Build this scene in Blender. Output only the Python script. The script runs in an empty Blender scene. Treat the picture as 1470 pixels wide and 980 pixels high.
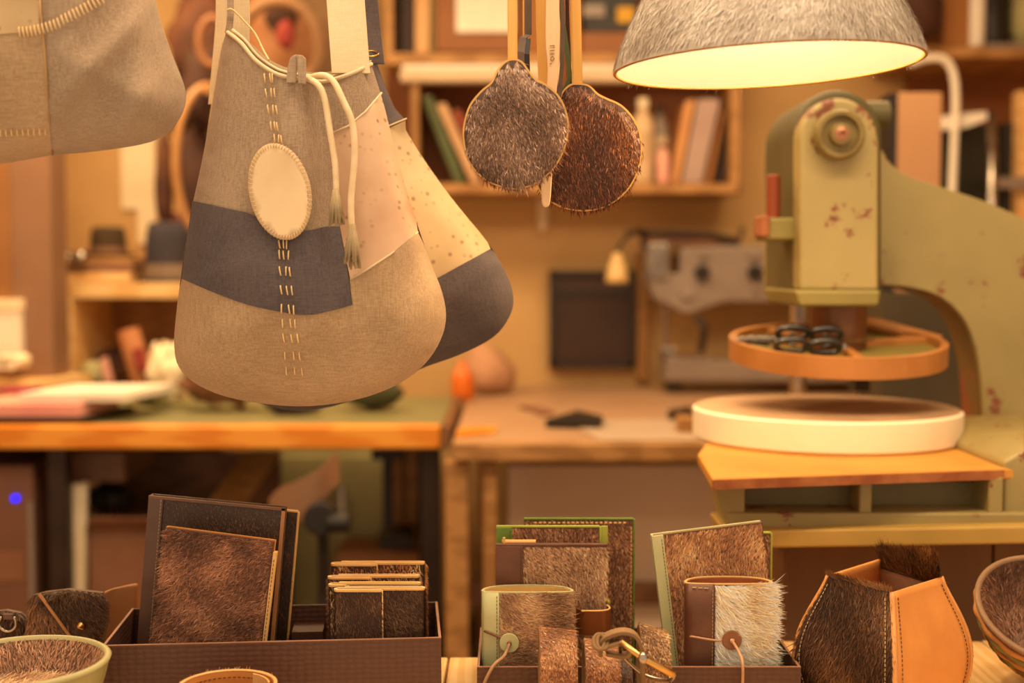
import bpy, bmesh, math, random
import numpy as np
from mathutils import Vector, Matrix, noise as mnoise
from mathutils.geometry import delaunay_2d_cdt
random.seed(7); rng = np.random.default_rng(7)
scene = bpy.context.scene
COL = scene.collection

# ------------------------------------------------------------------ camera
FPX, HC, HOR = 1850.0, 1.30, 385.0
PITCH = math.atan((490 - HOR) / FPX)
cd = bpy.data.cameras.new('camera')
cam = bpy.data.objects.new('camera', cd); COL.objects.link(cam)
cam.location = (0, 0, HC); cam.rotation_euler = (math.pi/2 - PITCH, 0, 0)
cd.sensor_width = 36; cd.lens = FPX/1470*36
cd.clip_start = 0.05; cd.clip_end = 60
cd.dof.use_dof = True; cd.dof.focus_distance = 1.51
cd.dof.aperture_fstop = 2.1; cd.dof.aperture_blades = 9
scene.camera = cam
# ------------------------------------------------------------------ world, large lights, exposure
w = bpy.data.worlds.new('world'); scene.world = w; w.use_nodes = True
bg = w.node_tree.nodes['Background']
bg.inputs[0].default_value = (1.0, 0.71, 0.45, 1); bg.inputs[1].default_value = 0.88
scene.view_settings.view_transform = 'Standard'; scene.view_settings.look = 'None'
scene.view_settings.exposure = 0.15; scene.view_settings.gamma = 1.0
scene.view_settings.use_curve_mapping = False
WARM = (1.0, 0.68, 0.35)
def area(name, loc, rot, sx, sy, power, col=WARM):
    l = bpy.data.lights.new(name, 'AREA'); l.shape = 'RECTANGLE'; l.size = sx; l.size_y = sy
    l.energy = power; l.color = col
    o = bpy.data.objects.new(name, l); COL.objects.link(o); o.location = loc; o.rotation_euler = rot
    return o
area('ceiling_light_workshop', (0.3, 3.0, 2.52), (0, 0, 0), 1.6, 0.5, 32)
area('ceiling_light_shelves', (-1.25, 3.45, 2.50), (0, 0, 0), 0.5, 0.5, 32)
area('front_fill_light', (0.0, 1.16, 2.54), (math.radians(24), 0, 0), 2.2, 0.25, 30, (1.0, 0.75, 0.48))  # added fill lamp: brightens display fronts, bench edges and the board under the table
area('ceiling_light_display', (0.1, 1.85, 2.54), (0, 0, 0), 1.8, 0.2, 12)

# ------------------------------------------------------------------ pixel -> world
cp, sp = math.cos(PITCH), math.sin(PITCH)
def at(px, py, Y):
    u = 490.0 - py
    dy = FPX*cp + u*sp; dz = -FPX*sp + u*cp
    t = Y/dy
    return np.array([(px-735.0)*t, Y, HC + dz*t])
def atz(px, py, z):
    u = 490.0 - py
    dy = FPX*cp + u*sp; dz = -FPX*sp + u*cp
    t = (z-HC)/dz
    return np.array([(px-735.0)*t, dy*t, z])
def X(px, D): return at(px, 490, D)[0]
def Z(py, D): return at(735, py, D)[2]
def S(n, D): return n*D/FPX

# ------------------------------------------------------------------ materials
def lin(h):
    h = h.lstrip('#'); c = [int(h[i:i+2], 16)/255 for i in (0, 2, 4)]
    return tuple((x/12.92 if x <= .04045 else ((x+.055)/1.055)**2.4) for x in c) + (1,)
MATS = {}
def mat(name, c1, c2=None, scale=20, rough=.6, bump=0., bscale=None, metal=0., stretch=(1,1,1), kind='noise', spec=.4, detail=4, sheen=0., emit=None, estr=0, trans=0., lo=.35, hi=.65):
    if kind == 'weave': lo, hi = .40, .60
    if name in MATS: return MATS[name]
    m = bpy.data.materials.new(name); m.use_nodes = True; MATS[name] = m
    nt = m.node_tree; N = nt.nodes; L = nt.links; b = N['Principled BSDF']
    b.inputs['Roughness'].default_value = rough; b.inputs['Metallic'].default_value = metal
    b.inputs['Specular IOR Level'].default_value = spec
    if sheen: b.inputs['Sheen Weight'].default_value = sheen
    if trans: b.inputs['Transmission Weight'].default_value = trans
    c1 = lin(c1) if isinstance(c1, str) else c1
    c2 = c1 if c2 is None else (lin(c2) if isinstance(c2, str) else c2)
    tc = N.new('ShaderNodeTexCoord'); mp = N.new('ShaderNodeMapping'); L.new(tc.outputs['Object'], mp.inputs[0])
    mp.inputs['Scale'].default_value = stretch
    if kind == 'wood':
        nz = N.new('ShaderNodeTexWave'); nz.inputs['Scale'].default_value = scale; nz.inputs['Distortion'].default_value = 6; nz.inputs['Detail'].default_value = 3
        nz.inputs['Detail Scale'].default_value = 1.5
        fac = nz.outputs['Fac']
    elif kind == 'weave':
        a = N.new('ShaderNodeTexNoise'); a.inputs['Scale'].default_value = scale; a.inputs['Detail'].default_value = 5
        a2 = N.new('ShaderNodeMapping'); a2.inputs['Scale'].default_value = (1, 1, .06); L.new(tc.outputs['Object'], a2.inputs[0])
        a3 = N.new('ShaderNodeMapping'); a3.inputs['Scale'].default_value = (.06, 1, 1); L.new(tc.outputs['Object'], a3.inputs[0])
        n2 = N.new('ShaderNodeTexNoise'); n2.inputs['Scale'].default_value = 900; L.new(a2.outputs[0], n2.inputs[0])
        n3 = N.new('ShaderNodeTexNoise'); n3.inputs['Scale'].default_value = 900; L.new(a3.outputs[0], n3.inputs[0])
        L.new(mp.outputs[0], a.inputs[0])
        s = N.new('ShaderNodeMath'); s.operation = 'ADD'; L.new(n2.outputs[0], s.inputs[0]); L.new(n3.outputs[0], s.inputs[1])
        s2 = N.new('ShaderNodeMath'); s2.operation = 'MULTIPLY_ADD'; L.new(a.outputs[0], s2.inputs[0]); s2.inputs[1].default_value = 1.0; L.new(s.outputs[0], s2.inputs[2])
        s3 = N.new('ShaderNodeMath'); s3.operation = 'MULTIPLY'; L.new(s2.outputs[0], s3.inputs[0]); s3.inputs[1].default_value = .333
        fac = s3.outputs[0]; nz = None
    elif kind == 'voronoi':
        nz = N.new('ShaderNodeTexVoronoi'); nz.inputs['Scale'].default_value = scale; fac = nz.outputs['Distance']
    else:
        nz = N.new('ShaderNodeTexNoise'); nz.inputs['Scale'].default_value = scale; nz.inputs['Detail'].default_value = detail
        fac = nz.outputs[0]
    if nz: L.new(mp.outputs[0], nz.inputs['Vector'])
    cr = N.new('ShaderNodeValToRGB'); cr.color_ramp.elements[0].position = lo; cr.color_ramp.elements[1].position = hi
    cr.color_ramp.elements[0].color = c1; cr.color_ramp.elements[1].color = c2
    L.new(fac, cr.inputs[0]); L.new(cr.outputs[0], b.inputs['Base Color'])
    if bump:
        bp = N.new('ShaderNodeBump'); bp.inputs['Strength'].default_value = bump; bp.inputs['Distance'].default_value = .002
        if bscale:
            nb = N.new('ShaderNodeTexNoise'); nb.inputs['Scale'].default_value = bscale; nb.inputs['Detail'].default_value = 3
            L.new(mp.outputs[0], nb.inputs['Vector']); L.new(nb.outputs[0], bp.inputs['Height'])
        else: L.new(fac, bp.inputs['Height'])
        L.new(bp.outputs[0], b.inputs['Normal'])
    if emit:
        b.inputs['Emission Color'].default_value = lin(emit) if isinstance(emit, str) else emit
        b.inputs['Emission Strength'].default_value = estr
    return m
def furmat():
    m = bpy.data.materials.new('fur_strands'); m.use_nodes = True
    nt = m.node_tree; b = nt.nodes['Principled BSDF']
    a = nt.nodes.new('ShaderNodeAttribute'); a.attribute_name = 'Col'
    nt.links.new(a.outputs['Color'], b.inputs['Base Color'])
    b.inputs['Roughness'].default_value = .5; b.inputs['Specular IOR Level'].default_value = .3
    return m
FUR = furmat()

# ------------------------------------------------------------------ geometry helpers
def box(c, s, R=None):
    c = np.array(c, float); h = np.array(s, float)/2
    V = np.array([[x, y, z] for x in (-1, 1) for y in (-1, 1) for z in (-1, 1)])*h
    if R is not None: V = V @ np.array(R.to_3x3()).T
    F = [(0,1,3,2),(4,6,7,5),(0,4,5,1),(2,3,7,6),(0,2,6,4),(1,5,7,3)]
    return V+c, F
def pxbox(px0, px1, py0, py1, D, depth):
    x0, x1 = X(px0, D), X(px1, D); z0, z1 = Z(py1, D), Z(py0, D)
    return box(((x0+x1)/2, D+depth/2, (z0+z1)/2), (abs(x1-x0), depth, abs(z1-z0)))
def join(*gs):
    V = []; F = []; n = 0
    for v, f in gs:
        V.append(np.asarray(v, float)); F += [tuple(i+n for i in q) for q in f]; n += len(v)
    return np.vstack(V), F
def lathe(prof, c=(0,0,0), seg=48, cap0=False, cap1=False, R=None):
    V = []; F = []
    for r, z in prof:
        for k in range(seg):
            a = 2*math.pi*k/seg; V.append((r*math.cos(a), r*math.sin(a), z))
    for i in range(len(prof)-1):
        for k in range(seg):
            k2 = (k+1) % seg
            F.append((i*seg+k, i*seg+k2, (i+1)*seg+k2, (i+1)*seg+k))
    if cap0: F.append(tuple(range(seg-1, -1, -1)))
    if cap1: F.append(tuple((len(prof)-1)*seg+k for k in range(seg)))
    V = np.array(V)
    if R is not None: V = V @ np.array(R.to_3x3()).T
    return V+np.array(c, float), F
def cyl(c, r, h, axis='z', seg=32, r2=None):
    R = {'z': None, 'x': Matrix.Rotation(math.pi/2, 4, 'Y'), 'y': Matrix.Rotation(-math.pi/2, 4, 'X')}[axis]
    r2 = r if r2 is None else r2
    return lathe([(r, -h/2), (r2, h/2)], c, seg, True, True, R)
def frames(path, closed=False):
    P = np.array(path, float); n = len(P)
    T = np.zeros_like(P)
    for i in range(n):
        a = P[(i-1) % n] if (closed or i > 0) else P[i]; b = P[(i+1) % n] if (closed or i < n-1) else P[i]
        t = b-a; T[i] = t/(np.linalg.norm(t)+1e-12)
    return P, T
def tube(path, r, seg=8, closed=False, flat=None):
    P, T = frames(path, closed); n = len(P); V = []; F = []
    rr = r if hasattr(r, '__len__') else [r]*n
    up = np.array([0, 0, 1.0]) if abs(T[0][2]) < .9 else np.array([0, 1.0, 0])
    u = None
    for i in range(n):
        u = np.cross(up, T[i]) if u is None else u - T[i]*np.dot(u, T[i])
        u = u/(np.linalg.norm(u)+1e-12); v = np.cross(T[i], u)
        for k in range(seg):
            a = 2*math.pi*k/seg; V.append(P[i]+rr[i]*(math.cos(a)*u+math.sin(a)*v))
    m = n if closed else n-1
    for i in range(m):
        j = (i+1) % n
        for k in range(seg):
            k2 = (k+1) % seg; F.append((i*seg+k, i*seg+k2, j*seg+k2, j*seg+k))
    if not closed: F += [tuple(range(seg-1, -1, -1)), tuple((n-1)*seg+k for k in range(seg))]
    return np.array(V), F
def ribbon(path, wvec, th, closed=False):
    """strap: centre path, width vector (const or per point), thickness"""
    P, T = frames(path, closed); n = len(P); W = np.array(wvec, float)
    if W.ndim == 1: W = np.tile(W, (n, 1))
    V = []; F = []
    for i in range(n):
        nn = np.cross(T[i], W[i]); nn /= (np.linalg.norm(nn)+1e-12)
        for a, b in ((-.5, -.5), (.5, -.5), (.5, .5), (-.5, .5)): V.append(P[i]+W[i]*a+nn*th*b)
    for i in range(n if closed else n-1):
        j = (i+1) % n
        for k in range(4):
            k2 = (k+1) % 4; F.append((i*4+k, i*4+k2, j*4+k2, j*4+k))
    if not closed: F += [(3, 2, 1, 0), tuple((n-1)*4+k for k in range(4))]
    return np.array(V), F
def prism(front, off):
    f = np.array(front, float); n = len(f); V = np.vstack([f, f+np.array(off, float)])
    F = [tuple(range(n)), tuple(range(2*n-1, n-1, -1))]
    for i in range(n): j = (i+1) % n; F.append((i, i+n, j+n, j))
    return V, F
def pxprism(poly, D, depth): return prism([at(x, y, D) for x, y in poly], (0, depth, 0))
def smoothpoly(pts, n=6, closed=True):
    """Catmull-Rom through points"""
    P = [np.array(p, float) for p in pts]; out = []; m = len(P)
    rngi = range(m) if closed else range(m-1)
    for i in rngi:
        if closed: p0, p1, p2, p3 = P[i-1], P[i], P[(i+1) % m], P[(i+2) % m]
        else: p0, p1, p2, p3 = P[max(i-1, 0)], P[i], P[i+1], P[min(i+2, m-1)]
        for k in range(n):
            t = k/n
            out.append(.5*((2*p1)+(-p0+p2)*t+(2*p0-5*p1+4*p2-p3)*t*t+(-p0+3*p1-3*p2+p3)*t**3))
    if not closed: out.append(P[-1])
    return out
def pip(p, poly):
    x, y = p; c = False; j = len(poly)-1
    for i in range(len(poly)):
        xi, yi = poly[i]; xj, yj = poly[j]
        if (yi > y) != (yj > y) and x < (xj-xi)*(y-yi)/(yj-yi)+xi: c = not c
        j = i
    return c
def segdist(P, poly, closed=True):
    P = np.array(P, float); A = np.array(poly, float); B = np.roll(A, -1, 0)
    if not closed: A, B = A[:-1], B[:-1]
    d = np.full(len(P), 1e9)
    for a, b in zip(A, B):
        ab = b-a; t = np.clip(((P-a)@ab)/(ab@ab+1e-9), 0, 1)
        d = np.minimum(d, np.linalg.norm(P-(a+t[:, None]*ab), axis=1))
    return d
def sheet(poly, sp):
    """triangulated fill of a 2D polygon with inner grid points"""
    out = []
    m = len(poly)
    for i in range(m):
        a = np.array(poly[i], float); b = np.array(poly[(i+1) % m], float); k = max(1, int(np.linalg.norm(b-a)/sp))
        for q in range(k): out.append(a+(b-a)*q/k)
    o = np.array(out); n = len(o)
    lo, hi = o.min(0), o.max(0); inner = []
    gx = np.arange(lo[0]+sp/2, hi[0], sp); gy = np.arange(lo[1]+sp/2, hi[1], sp*.87)
    for r, y in enumerate(gy):
        for x in gx:
            p = (x+(sp/2 if r % 2 else 0), y)
            if pip(p, o): inner.append(p)
    if inner:
        inner = np.array(inner); inner = inner[segdist(inner, o) > sp*.45]
    allp = [Vector(p) for p in o] + [Vector(p) for p in inner]
    v, e, f, *_ = delaunay_2d_cdt(allp, [], [list(range(n))], 1, 1e-6)
    return np.array([(p.x, p.y) for p in v]), [tuple(t) for t in f]

ORG = {}
def tag(o, label=None, cat=None, group=None, kind=None):
    if label: o['label'] = label
    if cat: o['category'] = cat
    if group: o['group'] = group
    if kind: o['kind'] = kind
def thing(name, label, cat, loc, group=None):
    o = bpy.data.objects.new(name, None); COL.objects.link(o); o.location = [float(v) for v in loc]
    o.empty_display_size = .02
    tag(o, label, cat, group); ORG[o] = np.array(loc, float); return o
def part(name, geo, m, parent=None, smooth=False, bevel=0, solid=0, kind=None, label=None, segs=2, sub=0):
    V, F = geo; V = np.asarray(V, float)
    org = ORG[parent] if parent is not None else np.array([V[:,0].mean(), V[:,1].mean(), V[:,2].min()])
    me = bpy.data.meshes.new(name); me.from_pydata((V-org).tolist(), [], [tuple(int(i) for i in f) for f in F]); me.validate()
    bm = bmesh.new(); bm.from_mesh(me); bmesh.ops.recalc_face_normals(bm, faces=bm.faces); bm.to_mesh(me); bm.free()
    me.materials.append(m)
    o = bpy.data.objects.new(name, me); COL.objects.link(o)
    if parent is not None: o.parent = parent
    else: o.location = org.tolist()
    ORG[o] = org
    if smooth: me.shade_smooth()
    if solid:
        s = o.modifiers.new('solid', 'SOLIDIFY'); s.thickness = solid; s.offset = 0
    if bevel:
        b = o.modifiers.new('bevel', 'BEVEL'); b.width = bevel; b.segments = segs; b.limit_method = 'ANGLE'
        if not smooth: me.shade_smooth()
        b.harden_normals = True
    if sub:
        b = o.modifiers.new('sub', 'SUBSURF'); b.levels = sub; b.render_levels = sub
    if kind: o['kind'] = kind
    if label: o['label'] = label
    return o
def single(name, label, cat, geo, m, group=None, **k):
    o = part(name, geo, m, None, **k); tag(o, label, cat, group); return o
def struct(name, geo, m, **k):
    o = part(name, geo, m, None, **k); o['kind'] = 'structure'; return o
def inst(src, parent, loc, R=None, name=None):
    """shared-mesh copy of a piece; loc in world"""
    o = src.copy(); COL.objects.link(o); o.parent = parent
    o.location = (np.array(loc)-ORG[parent]).tolist()
    if R is not None: o.rotation_euler = R.to_euler()
    return o

def fur(name, geo, n, length, width, lay, lift, cols, parent, ref=None, out=False, nscale=25, jit=.35, gain=.5, droop=0., lvar=.35, fleck=.0, bright=2.1, swl=.9):
    """strand geometry rooted on geo. lay: direction (vec or fn(P,Nrm)); cols: list of (colour hex); ref: point the fur faces (or faces away from when out)"""
    V, F = geo; V = np.asarray(V, float); T = []
    for f in F:
        for k in range(1, len(f)-1): T.append((f[0], f[k], f[k+1]))
    T = np.array(T); A, B, C = V[T[:,0]], V[T[:,1]], V[T[:,2]]
    nr = np.cross(B-A, C-A); ar = np.linalg.norm(nr, axis=1); nr = nr/(ar[:,None]+1e-15)
    idx = rng.choice(len(T), n, p=ar/ar.sum())
    u = rng.random(n); v = rng.random(n); fl = u+v > 1; u[fl] = 1-u[fl]; v[fl] = 1-v[fl]
    P = A[idx]+(B-A)[idx]*u[:,None]+(C-A)[idx]*v[:,None]; Nn = nr[idx]
    if ref is None: ref = (0, 0, HC)
    s = np.sign(((np.array(ref)-P)*Nn).sum(1)); s[s == 0] = 1
    if out: s = -s
    Nn = Nn*s[:,None]
    Ld = lay(P, Nn) if callable(lay) else np.tile(np.array(lay, float), (n, 1))
    Ld = Ld - Nn*(Ld*Nn).sum(1)[:,None]; Ld /= (np.linalg.norm(Ld, axis=1)[:,None]+1e-9)
    swirl = np.array([mnoise.noise(Vector(p)*nscale*.5+Vector((9,3,1))) for p in P])*swl
    side = np.cross(Nn, Ld); ang = swirl+rng.normal(0, jit, n)
    Ld = Ld*np.cos(ang)[:,None]+side*np.sin(ang)[:,None]; side = np.cross(Nn, Ld)
    li = np.clip(lift+rng.normal(0, .12, n), .05, 1.4)
    ln = length*(1+rng.normal(0, lvar, n)).clip(.35, 2.2)
    d1 = Ld*np.cos(li)[:,None]+Nn*np.sin(li)[:,None]
    li2 = li*.55; d2 = Ld*np.cos(li2)[:,None]+Nn*np.sin(li2)[:,None]; d2[:,2] -= droop
    wd = (width*(1+rng.normal(0, .25, n)).clip(.5, 1.6))[:,None]*side*.5
    Mi = P+d1*ln[:,None]*.5; Ti = Mi+d2*ln[:,None]*.5
    VV = np.stack([P-wd, P+wd, Mi+wd*.8, Mi-wd*.8, Ti], 1).reshape(-1, 3)-ORG[parent]
    base = np.arange(n)*5
    loops = np.stack([base, base+1, base+2, base+3, base+3, base+2, base+4], 1).reshape(-1)
    starts = np.stack([np.arange(n)*7, np.arange(n)*7+4], 1).reshape(-1)
    me = bpy.data.meshes.new(name); me.vertices.add(n*5); me.vertices.foreach_set('co', VV.reshape(-1).astype(np.float32))
    me.loops.add(n*7); me.loops.foreach_set('vertex_index', loops.astype(np.int32))
    me.polygons.add(n*2); me.polygons.foreach_set('loop_start', starts.astype(np.int32))
    me.update(calc_edges=True); me.validate()
    cl = np.array([lin(c)[:3] for c in cols])
    low = np.array([mnoise.noise(Vector(p)*nscale) for p in P])*.9*gain+.5+rng.normal(0, .22, n)
    t = np.clip(low, 0, .9999)*(len(cl)-1); k = t.astype(int).clip(0, len(cl)-2) if len(cl) > 1 else np.zeros(n, int)
    cl = np.minimum(cl*bright, .85)
    c = cl[k]*(1-(t-k))[:,None]+cl[(k+1).clip(0, len(cl)-1)]*(t-k)[:,None]
    fk = rng.random(n) < fleck; c[fk] = np.minimum(c[fk]*2.2+.05, .8)
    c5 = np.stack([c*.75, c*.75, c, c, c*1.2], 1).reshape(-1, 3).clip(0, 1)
    at_ = me.color_attributes.new('Col', 'FLOAT_COLOR', 'POINT')
    at_.data.foreach_set('color', np.hstack([c5, np.ones((n*5, 1))]).reshape(-1).astype(np.float32))
    me.materials.append(FUR); me.shade_smooth()
    o = bpy.data.objects.new(name, me); COL.objects.link(o); o.parent = parent; ORG[o] = ORG[parent]
    o['kind'] = 'stuff'
    return o
def xf(geo, M):
    V, F = geo; V = np.asarray(V, float); R = np.array(M.to_3x3())
    return V@R.T+np.array(M.translation), F
def grid(p00, p10, p11, p01, nu=8, nv=8, fn=None):
    V = []; F = []
    a, b, c, d = [np.array(p, float) for p in (p00, p10, p11, p01)]
    for j in range(nv+1):
        for i in range(nu+1):
            u, v = i/nu, j/nv
            p = (a*(1-u)+b*u)*(1-v)+(d*(1-u)+c*u)*v
            V.append(fn(p, u, v) if fn else p)
    for j in range(nv):
        for i in range(nu):
            q = j*(nu+1)+i; F.append((q, q+1, q+nu+2, q+nu+1))
    return np.array(V), F
def dashes(path, ln, gap, r, off=(0,0,0)):
    """line of small stitches along a 3D path"""
    P = np.array(path, float); seg = np.linalg.norm(np.diff(P, axis=0), axis=1); cum = np.concatenate([[0], np.cumsum(seg)])
    out = []; s = gap/2; off = np.array(off)
    def pt(t): return np.array([np.interp(t, cum, P[:,k]) for k in range(3)])
    while s+ln < cum[-1]:
        a, b = pt(s), pt(s+ln); out.append(tube([a+off*.2, a*.7+b*.3+off, a*.3+b*.7+off, b+off*.2], r, 5)); s += ln+gap
    return join(*out)
# ------------------------------------------------------------------ common materials
wall_m = mat('plaster_warm', '#bd9660', '#c8a26c', 3, .85, .15, 60)
wall_side_m = mat('plaster_side', '#c79a64', '#d2a972', 3, .85, .15, 60)
ceil_m = mat('ceiling_paint', '#e0d4c0', '#d8cab4', 2, .9)
floor_m = mat('floor_concrete', '#8a6e52', '#9c8062', 5, .7, .1, 40)
wood_or = mat('wood_orange_varnish', '#d6821e', '#e69c38', 3, .38, .05, stretch=(.4, 6, 6), kind='wood')
wood_pale = mat('wood_pale', '#d3a465', '#e2bb80', 5, .55, .05, stretch=(.3, 5, 5), kind='wood')
wood_mid = mat('wood_mid', '#966a38', '#ac7e48', 5, .55, .05, stretch=(.4, 5, 5), kind='wood')
wood_dark = mat('wood_dark', '#664228', '#7a5232', 5, .55, .05, stretch=(.4, 5, 5), kind='wood')
cream_m = mat('paper_cream', '#e8d4ae', '#f0dfbd', 8, .8)
white_m = mat('paper_white', '#efe6d6', '#e6dac6', 6, .7)
black_m = mat('black_plastic', '#1a1512', '#241c17', 9, .5)
brown_m = mat('brown_card', '#7c543c', '#8a6046', 7, .75)
dkbrown_m = mat('dark_brown_cloth', '#3a2218', '#4a2c1e', 12, .85, .2, 80)
grey_metal = mat('grey_machine_paint', '#7d6e62', '#8e7e72', 6, .38, .05, 90)
steel_m = mat('steel', '#b5aca4', '#9a9088', 20, .25, .0, metal=1.)
darkmetal_m = mat('dark_metal', '#2d211a', '#3c2c22', 15, .45, metal=.4)
gold_m = mat('brass', '#d8b070', '#c89a58', 30, .28, metal=1.)
pink_m = mat('paper_pink', '#e3aa92', '#d4938a', 4, .8)
red_m = mat('red_cloth', '#8a3028', '#742620', 10, .8)
greenpale_m = mat('pale_green', '#b0a674', '#a09868', 6, .7)
navy_m = mat('navy_felt', '#322d33', '#3c363c', 12, .9, .2, 200)

# ------------------------------------------------------------------ room shell
YB = 4.40
struct('wall_back', box((0, YB+.05, 1.3), (4.4, .1, 2.6)), wall_m)
struct('wall_left', box((-2.15, 2.75, 1.3), (.1, 3.3, 2.6)), wall_side_m)
struct('wall_right', box((2.15, 2.75, 1.3), (.1, 3.3, 2.6)), wall_side_m)
struct('ceiling', box((0, 2.75, 2.65), (4.4, 3.5, .1)), ceil_m)
fl = struct('floor', box((0, 2.75, -.05), (4.4, 3.5, .1)), floor_m)
struct('baseboard_back', box((0, YB-.01, .05), (4.2, .02, .1)), wood_dark, bevel=.004)
# brown post at the far left
post = struct('trim_1', pxbox(-60, 76, -420, 1130, 3.70, .14), mat('post_paint', '#8e6a50', '#826048', 4, .6), bevel=.006)
part('edge_strip', pxbox(-14, 18, -420, 1130, 3.69, .012), mat('strip_orange', '#96683c', '#8a5e34', 4, .6), post)

# ------------------------------------------------------------------ display shelf in the window
ZS = 0.78
shelf = thing('display_shelf', 'pale wooden window shelf carrying the leather goods', 'shelf', (0, 1.5, ZS))
shelf_wood = mat('shelf_wood', '#e2b878', '#edca90', 4, .45, .05, stretch=(5, .4, 5), kind='wood')
xs = [-1.0, -.62, X(643, 1.7), X(860, 1.7), X(1110, 1.7), X(1440, 1.72), 1.0]
for i in range(6):
    yb = 1.70 + (.03 if i == 4 else 0) + (.075 if i == 5 else 0)
    if i == 4: yb = 1.775
    if i == 5: yb = 1.78
    part('plank', box(((xs[i]+xs[i+1])/2, (1.22+yb)/2, ZS-.015), (xs[i+1]-xs[i]-.003, yb-1.22, .03)), shelf_wood, shelf, bevel=.002)
for sx in (-.95, -.3, .4, .95):
    part('bracket_leg', box((sx, 1.45, (ZS-.03)/2), (.05, .35, ZS-.03)), wood_mid, shelf)

# ------------------------------------------------------------------ left workbench
D1 = 3.15; ZT = Z(612, D1)
b1 = thing('workbench', 'long workbench with green top and thick orange wooden front edge', 'table', (-1, D1, 0))
x1r = X(632, D1)
th = ZT-Z(646, D1)
part('tabletop', box(((-2.05+x1r)/2, D1+.39, ZT-.02), (x1r+2.05, .70, .04)), mat('bench_green', '#74704a', '#827c52', 3, .5), b1, bevel=.003)
part('front_edge', box(((-2.05+x1r)/2, D1+.02, ZT-th/2+.002), (x1r+2.05, .04, th)), wood_or, b1, bevel=.008)
part('side_edge', box((x1r+.012, D1+.39, ZT-th/2+.002), (.024, .78, th)), wood_dark, b1, bevel=.004)
for px, py in ((82, D1+.10), (618, D1+.10), (82, D1+.66), (590, D1+.66)):
    part('leg', box((X(px, D1+.1), py, (ZT-.04)/2), (.048, .048, ZT-.04)), darkmetal_m, b1, bevel=.004)
part('modesty_panel', pxbox(168, 400, 648, 735, D1+.55, .02), wood_dark, b1)
part('drawer_box', pxbox(95, 176, 648, 692, D1+.18, .3), mat('drawer_paint', '#74533f', '#6a4a38', 6, .6), b1, bevel=.004)
# right table
D2 = 2.95; ZT2 = Z(637, D2)
b2 = thing('sewing_table', 'wooden table with pale worktop carrying the grey sewing machine', 'table', (.4, D2, 0))
xl, xr = -.138, 1.75
th2 = ZT2-Z(664, D2)
part('tabletop', box(((xl+xr)/2, (D2+.03+YB-.02)/2, ZT2-.02), (xr-xl, YB-.05-D2, .04)), mat('worktop_pale', '#b08c6c', '#a48062', 2.5, .42), b2, bevel=.003)
part('front_edge', box(((xl+xr)/2, D2+.016, ZT2-th2/2+.002), (xr-xl, .032, th2)), wood_mid, b2, bevel=.006)
for px, w_ in ((655, 34), (703, 20), (1500, 30)):
    part('leg', pxbox(px-w_/2, px+w_/2, 664, 1160, D2+.05, .07), wood_mid, b2, bevel=.004)
part('leg', box((xl+.05, YB-.12, ZT2/2-.02), (.06, .06, ZT2-.045)), wood_mid, b2)
part('back_board', pxbox(730, 1300, 668, 905, D2+.42, .02), mat('board_light', '#eed8c0', '#e4ceb4', 3, .6), b2)
part('stretcher', pxbox(640, 1500, 838, 868, D2+.36, .03), wood_dark, b2)
part('paper_sheet', (lambda: (lambda a: grid(a[0], a[1], a[2], a[3], 1, 1))([atz(860, 632, ZT2+.003), atz(1000, 632, ZT2+.003), atz(1010, 602, ZT2+.003), atz(812, 602, ZT2+.003)]))(), mat('paper_grey', '#b09a84', '#a8927c', 6, .6), b2, solid=.0012, label='greyish paper sheet')

# scraps on the sewing table
def flat_scrap(name, label, cat, pts, z, m, h=.006):
    P = [atz(x, y, z) for x, y in pts]
    return single(name, label, cat, prism(P, (0, 0, h)), m)
flat_scrap('leather_scrap', 'dark triangular leather scrap lying on the pale sewing table', 'leather scrap', [(783, 613), (830, 599), (866, 608), (862, 615)], ZT2+.003, black_m, .02)
flat_scrap('leather_offcut', 'small brown leather offcut behind the dark triangular scrap', 'leather scrap', [(745, 586), (775, 588), (795, 594), (775, 597), (768, 592)], ZT2+.001, brown_m, .01)
flat_scrap('cutting_tool', 'small dark cutting tool lying beside the press pad', 'tool', [(958, 596), (990, 590), (996, 598), (962, 603)], ZT2+.005, darkmetal_m, .015)
single('thread_box', 'small orange wooden box at the sewing table edge beside the press', 'box', pxbox(976, 1000, 600, 628, 3.12, .08), wood_mid, bevel=.004)
flat_scrap('wood_ruler', 'short orange wooden strip lying on the near left corner of the sewing table', 'ruler', [(655, 628), (712, 622), (712, 615), (660, 618)], ZT2+.001, wood_or, .008)

# ------------------------------------------------------------------ sewing machine
DS = 4.12
sm = thing('sewing_machine', 'grey industrial sewing machine on the table behind the press', 'sewing machine', (X(1040, DS), DS, ZT2))
zb = Z(548, DS)
bed = box(((X(955, DS)+X(1330, DS))/2, DS+.09, (zb+Z(518, DS))/2), (X(1330, DS)-X(955, DS), .2, Z(518, DS)-zb))
part('bed', bed, grey_metal, sm, bevel=.008)
part('bed_plate', pxbox(958, 1020, 514, 520, DS-.01, .18), steel_m, sm, bevel=.002)
for px in (960, 1310):
    part('foot', box((X(px+12, DS), DS+.09, (ZT2+zb)/2+.001), (.04, .16, max(zb-ZT2, .004))), darkmetal_m, sm)
arm = [(930, 350), (962, 346), (962, 392), (976, 394), (976, 356), (1040, 352), (1340, 352), (1340, 436), (1040, 434), (1005, 446), (985, 452), (962, 440), (940, 430), (928, 400)]
part('arm', pxprism(arm, DS, .16), grey_metal, sm, bevel=.01)
part('pillar', pxprism([(1215, 430), (1340, 430), (1340, 520), (1200, 520)], DS+.01, .15), grey_metal, sm, bevel=.008)
part('face_plate', pxbox(930, 958, 350, 400, DS-.012, .014), steel_m, sm, bevel=.003)
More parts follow.
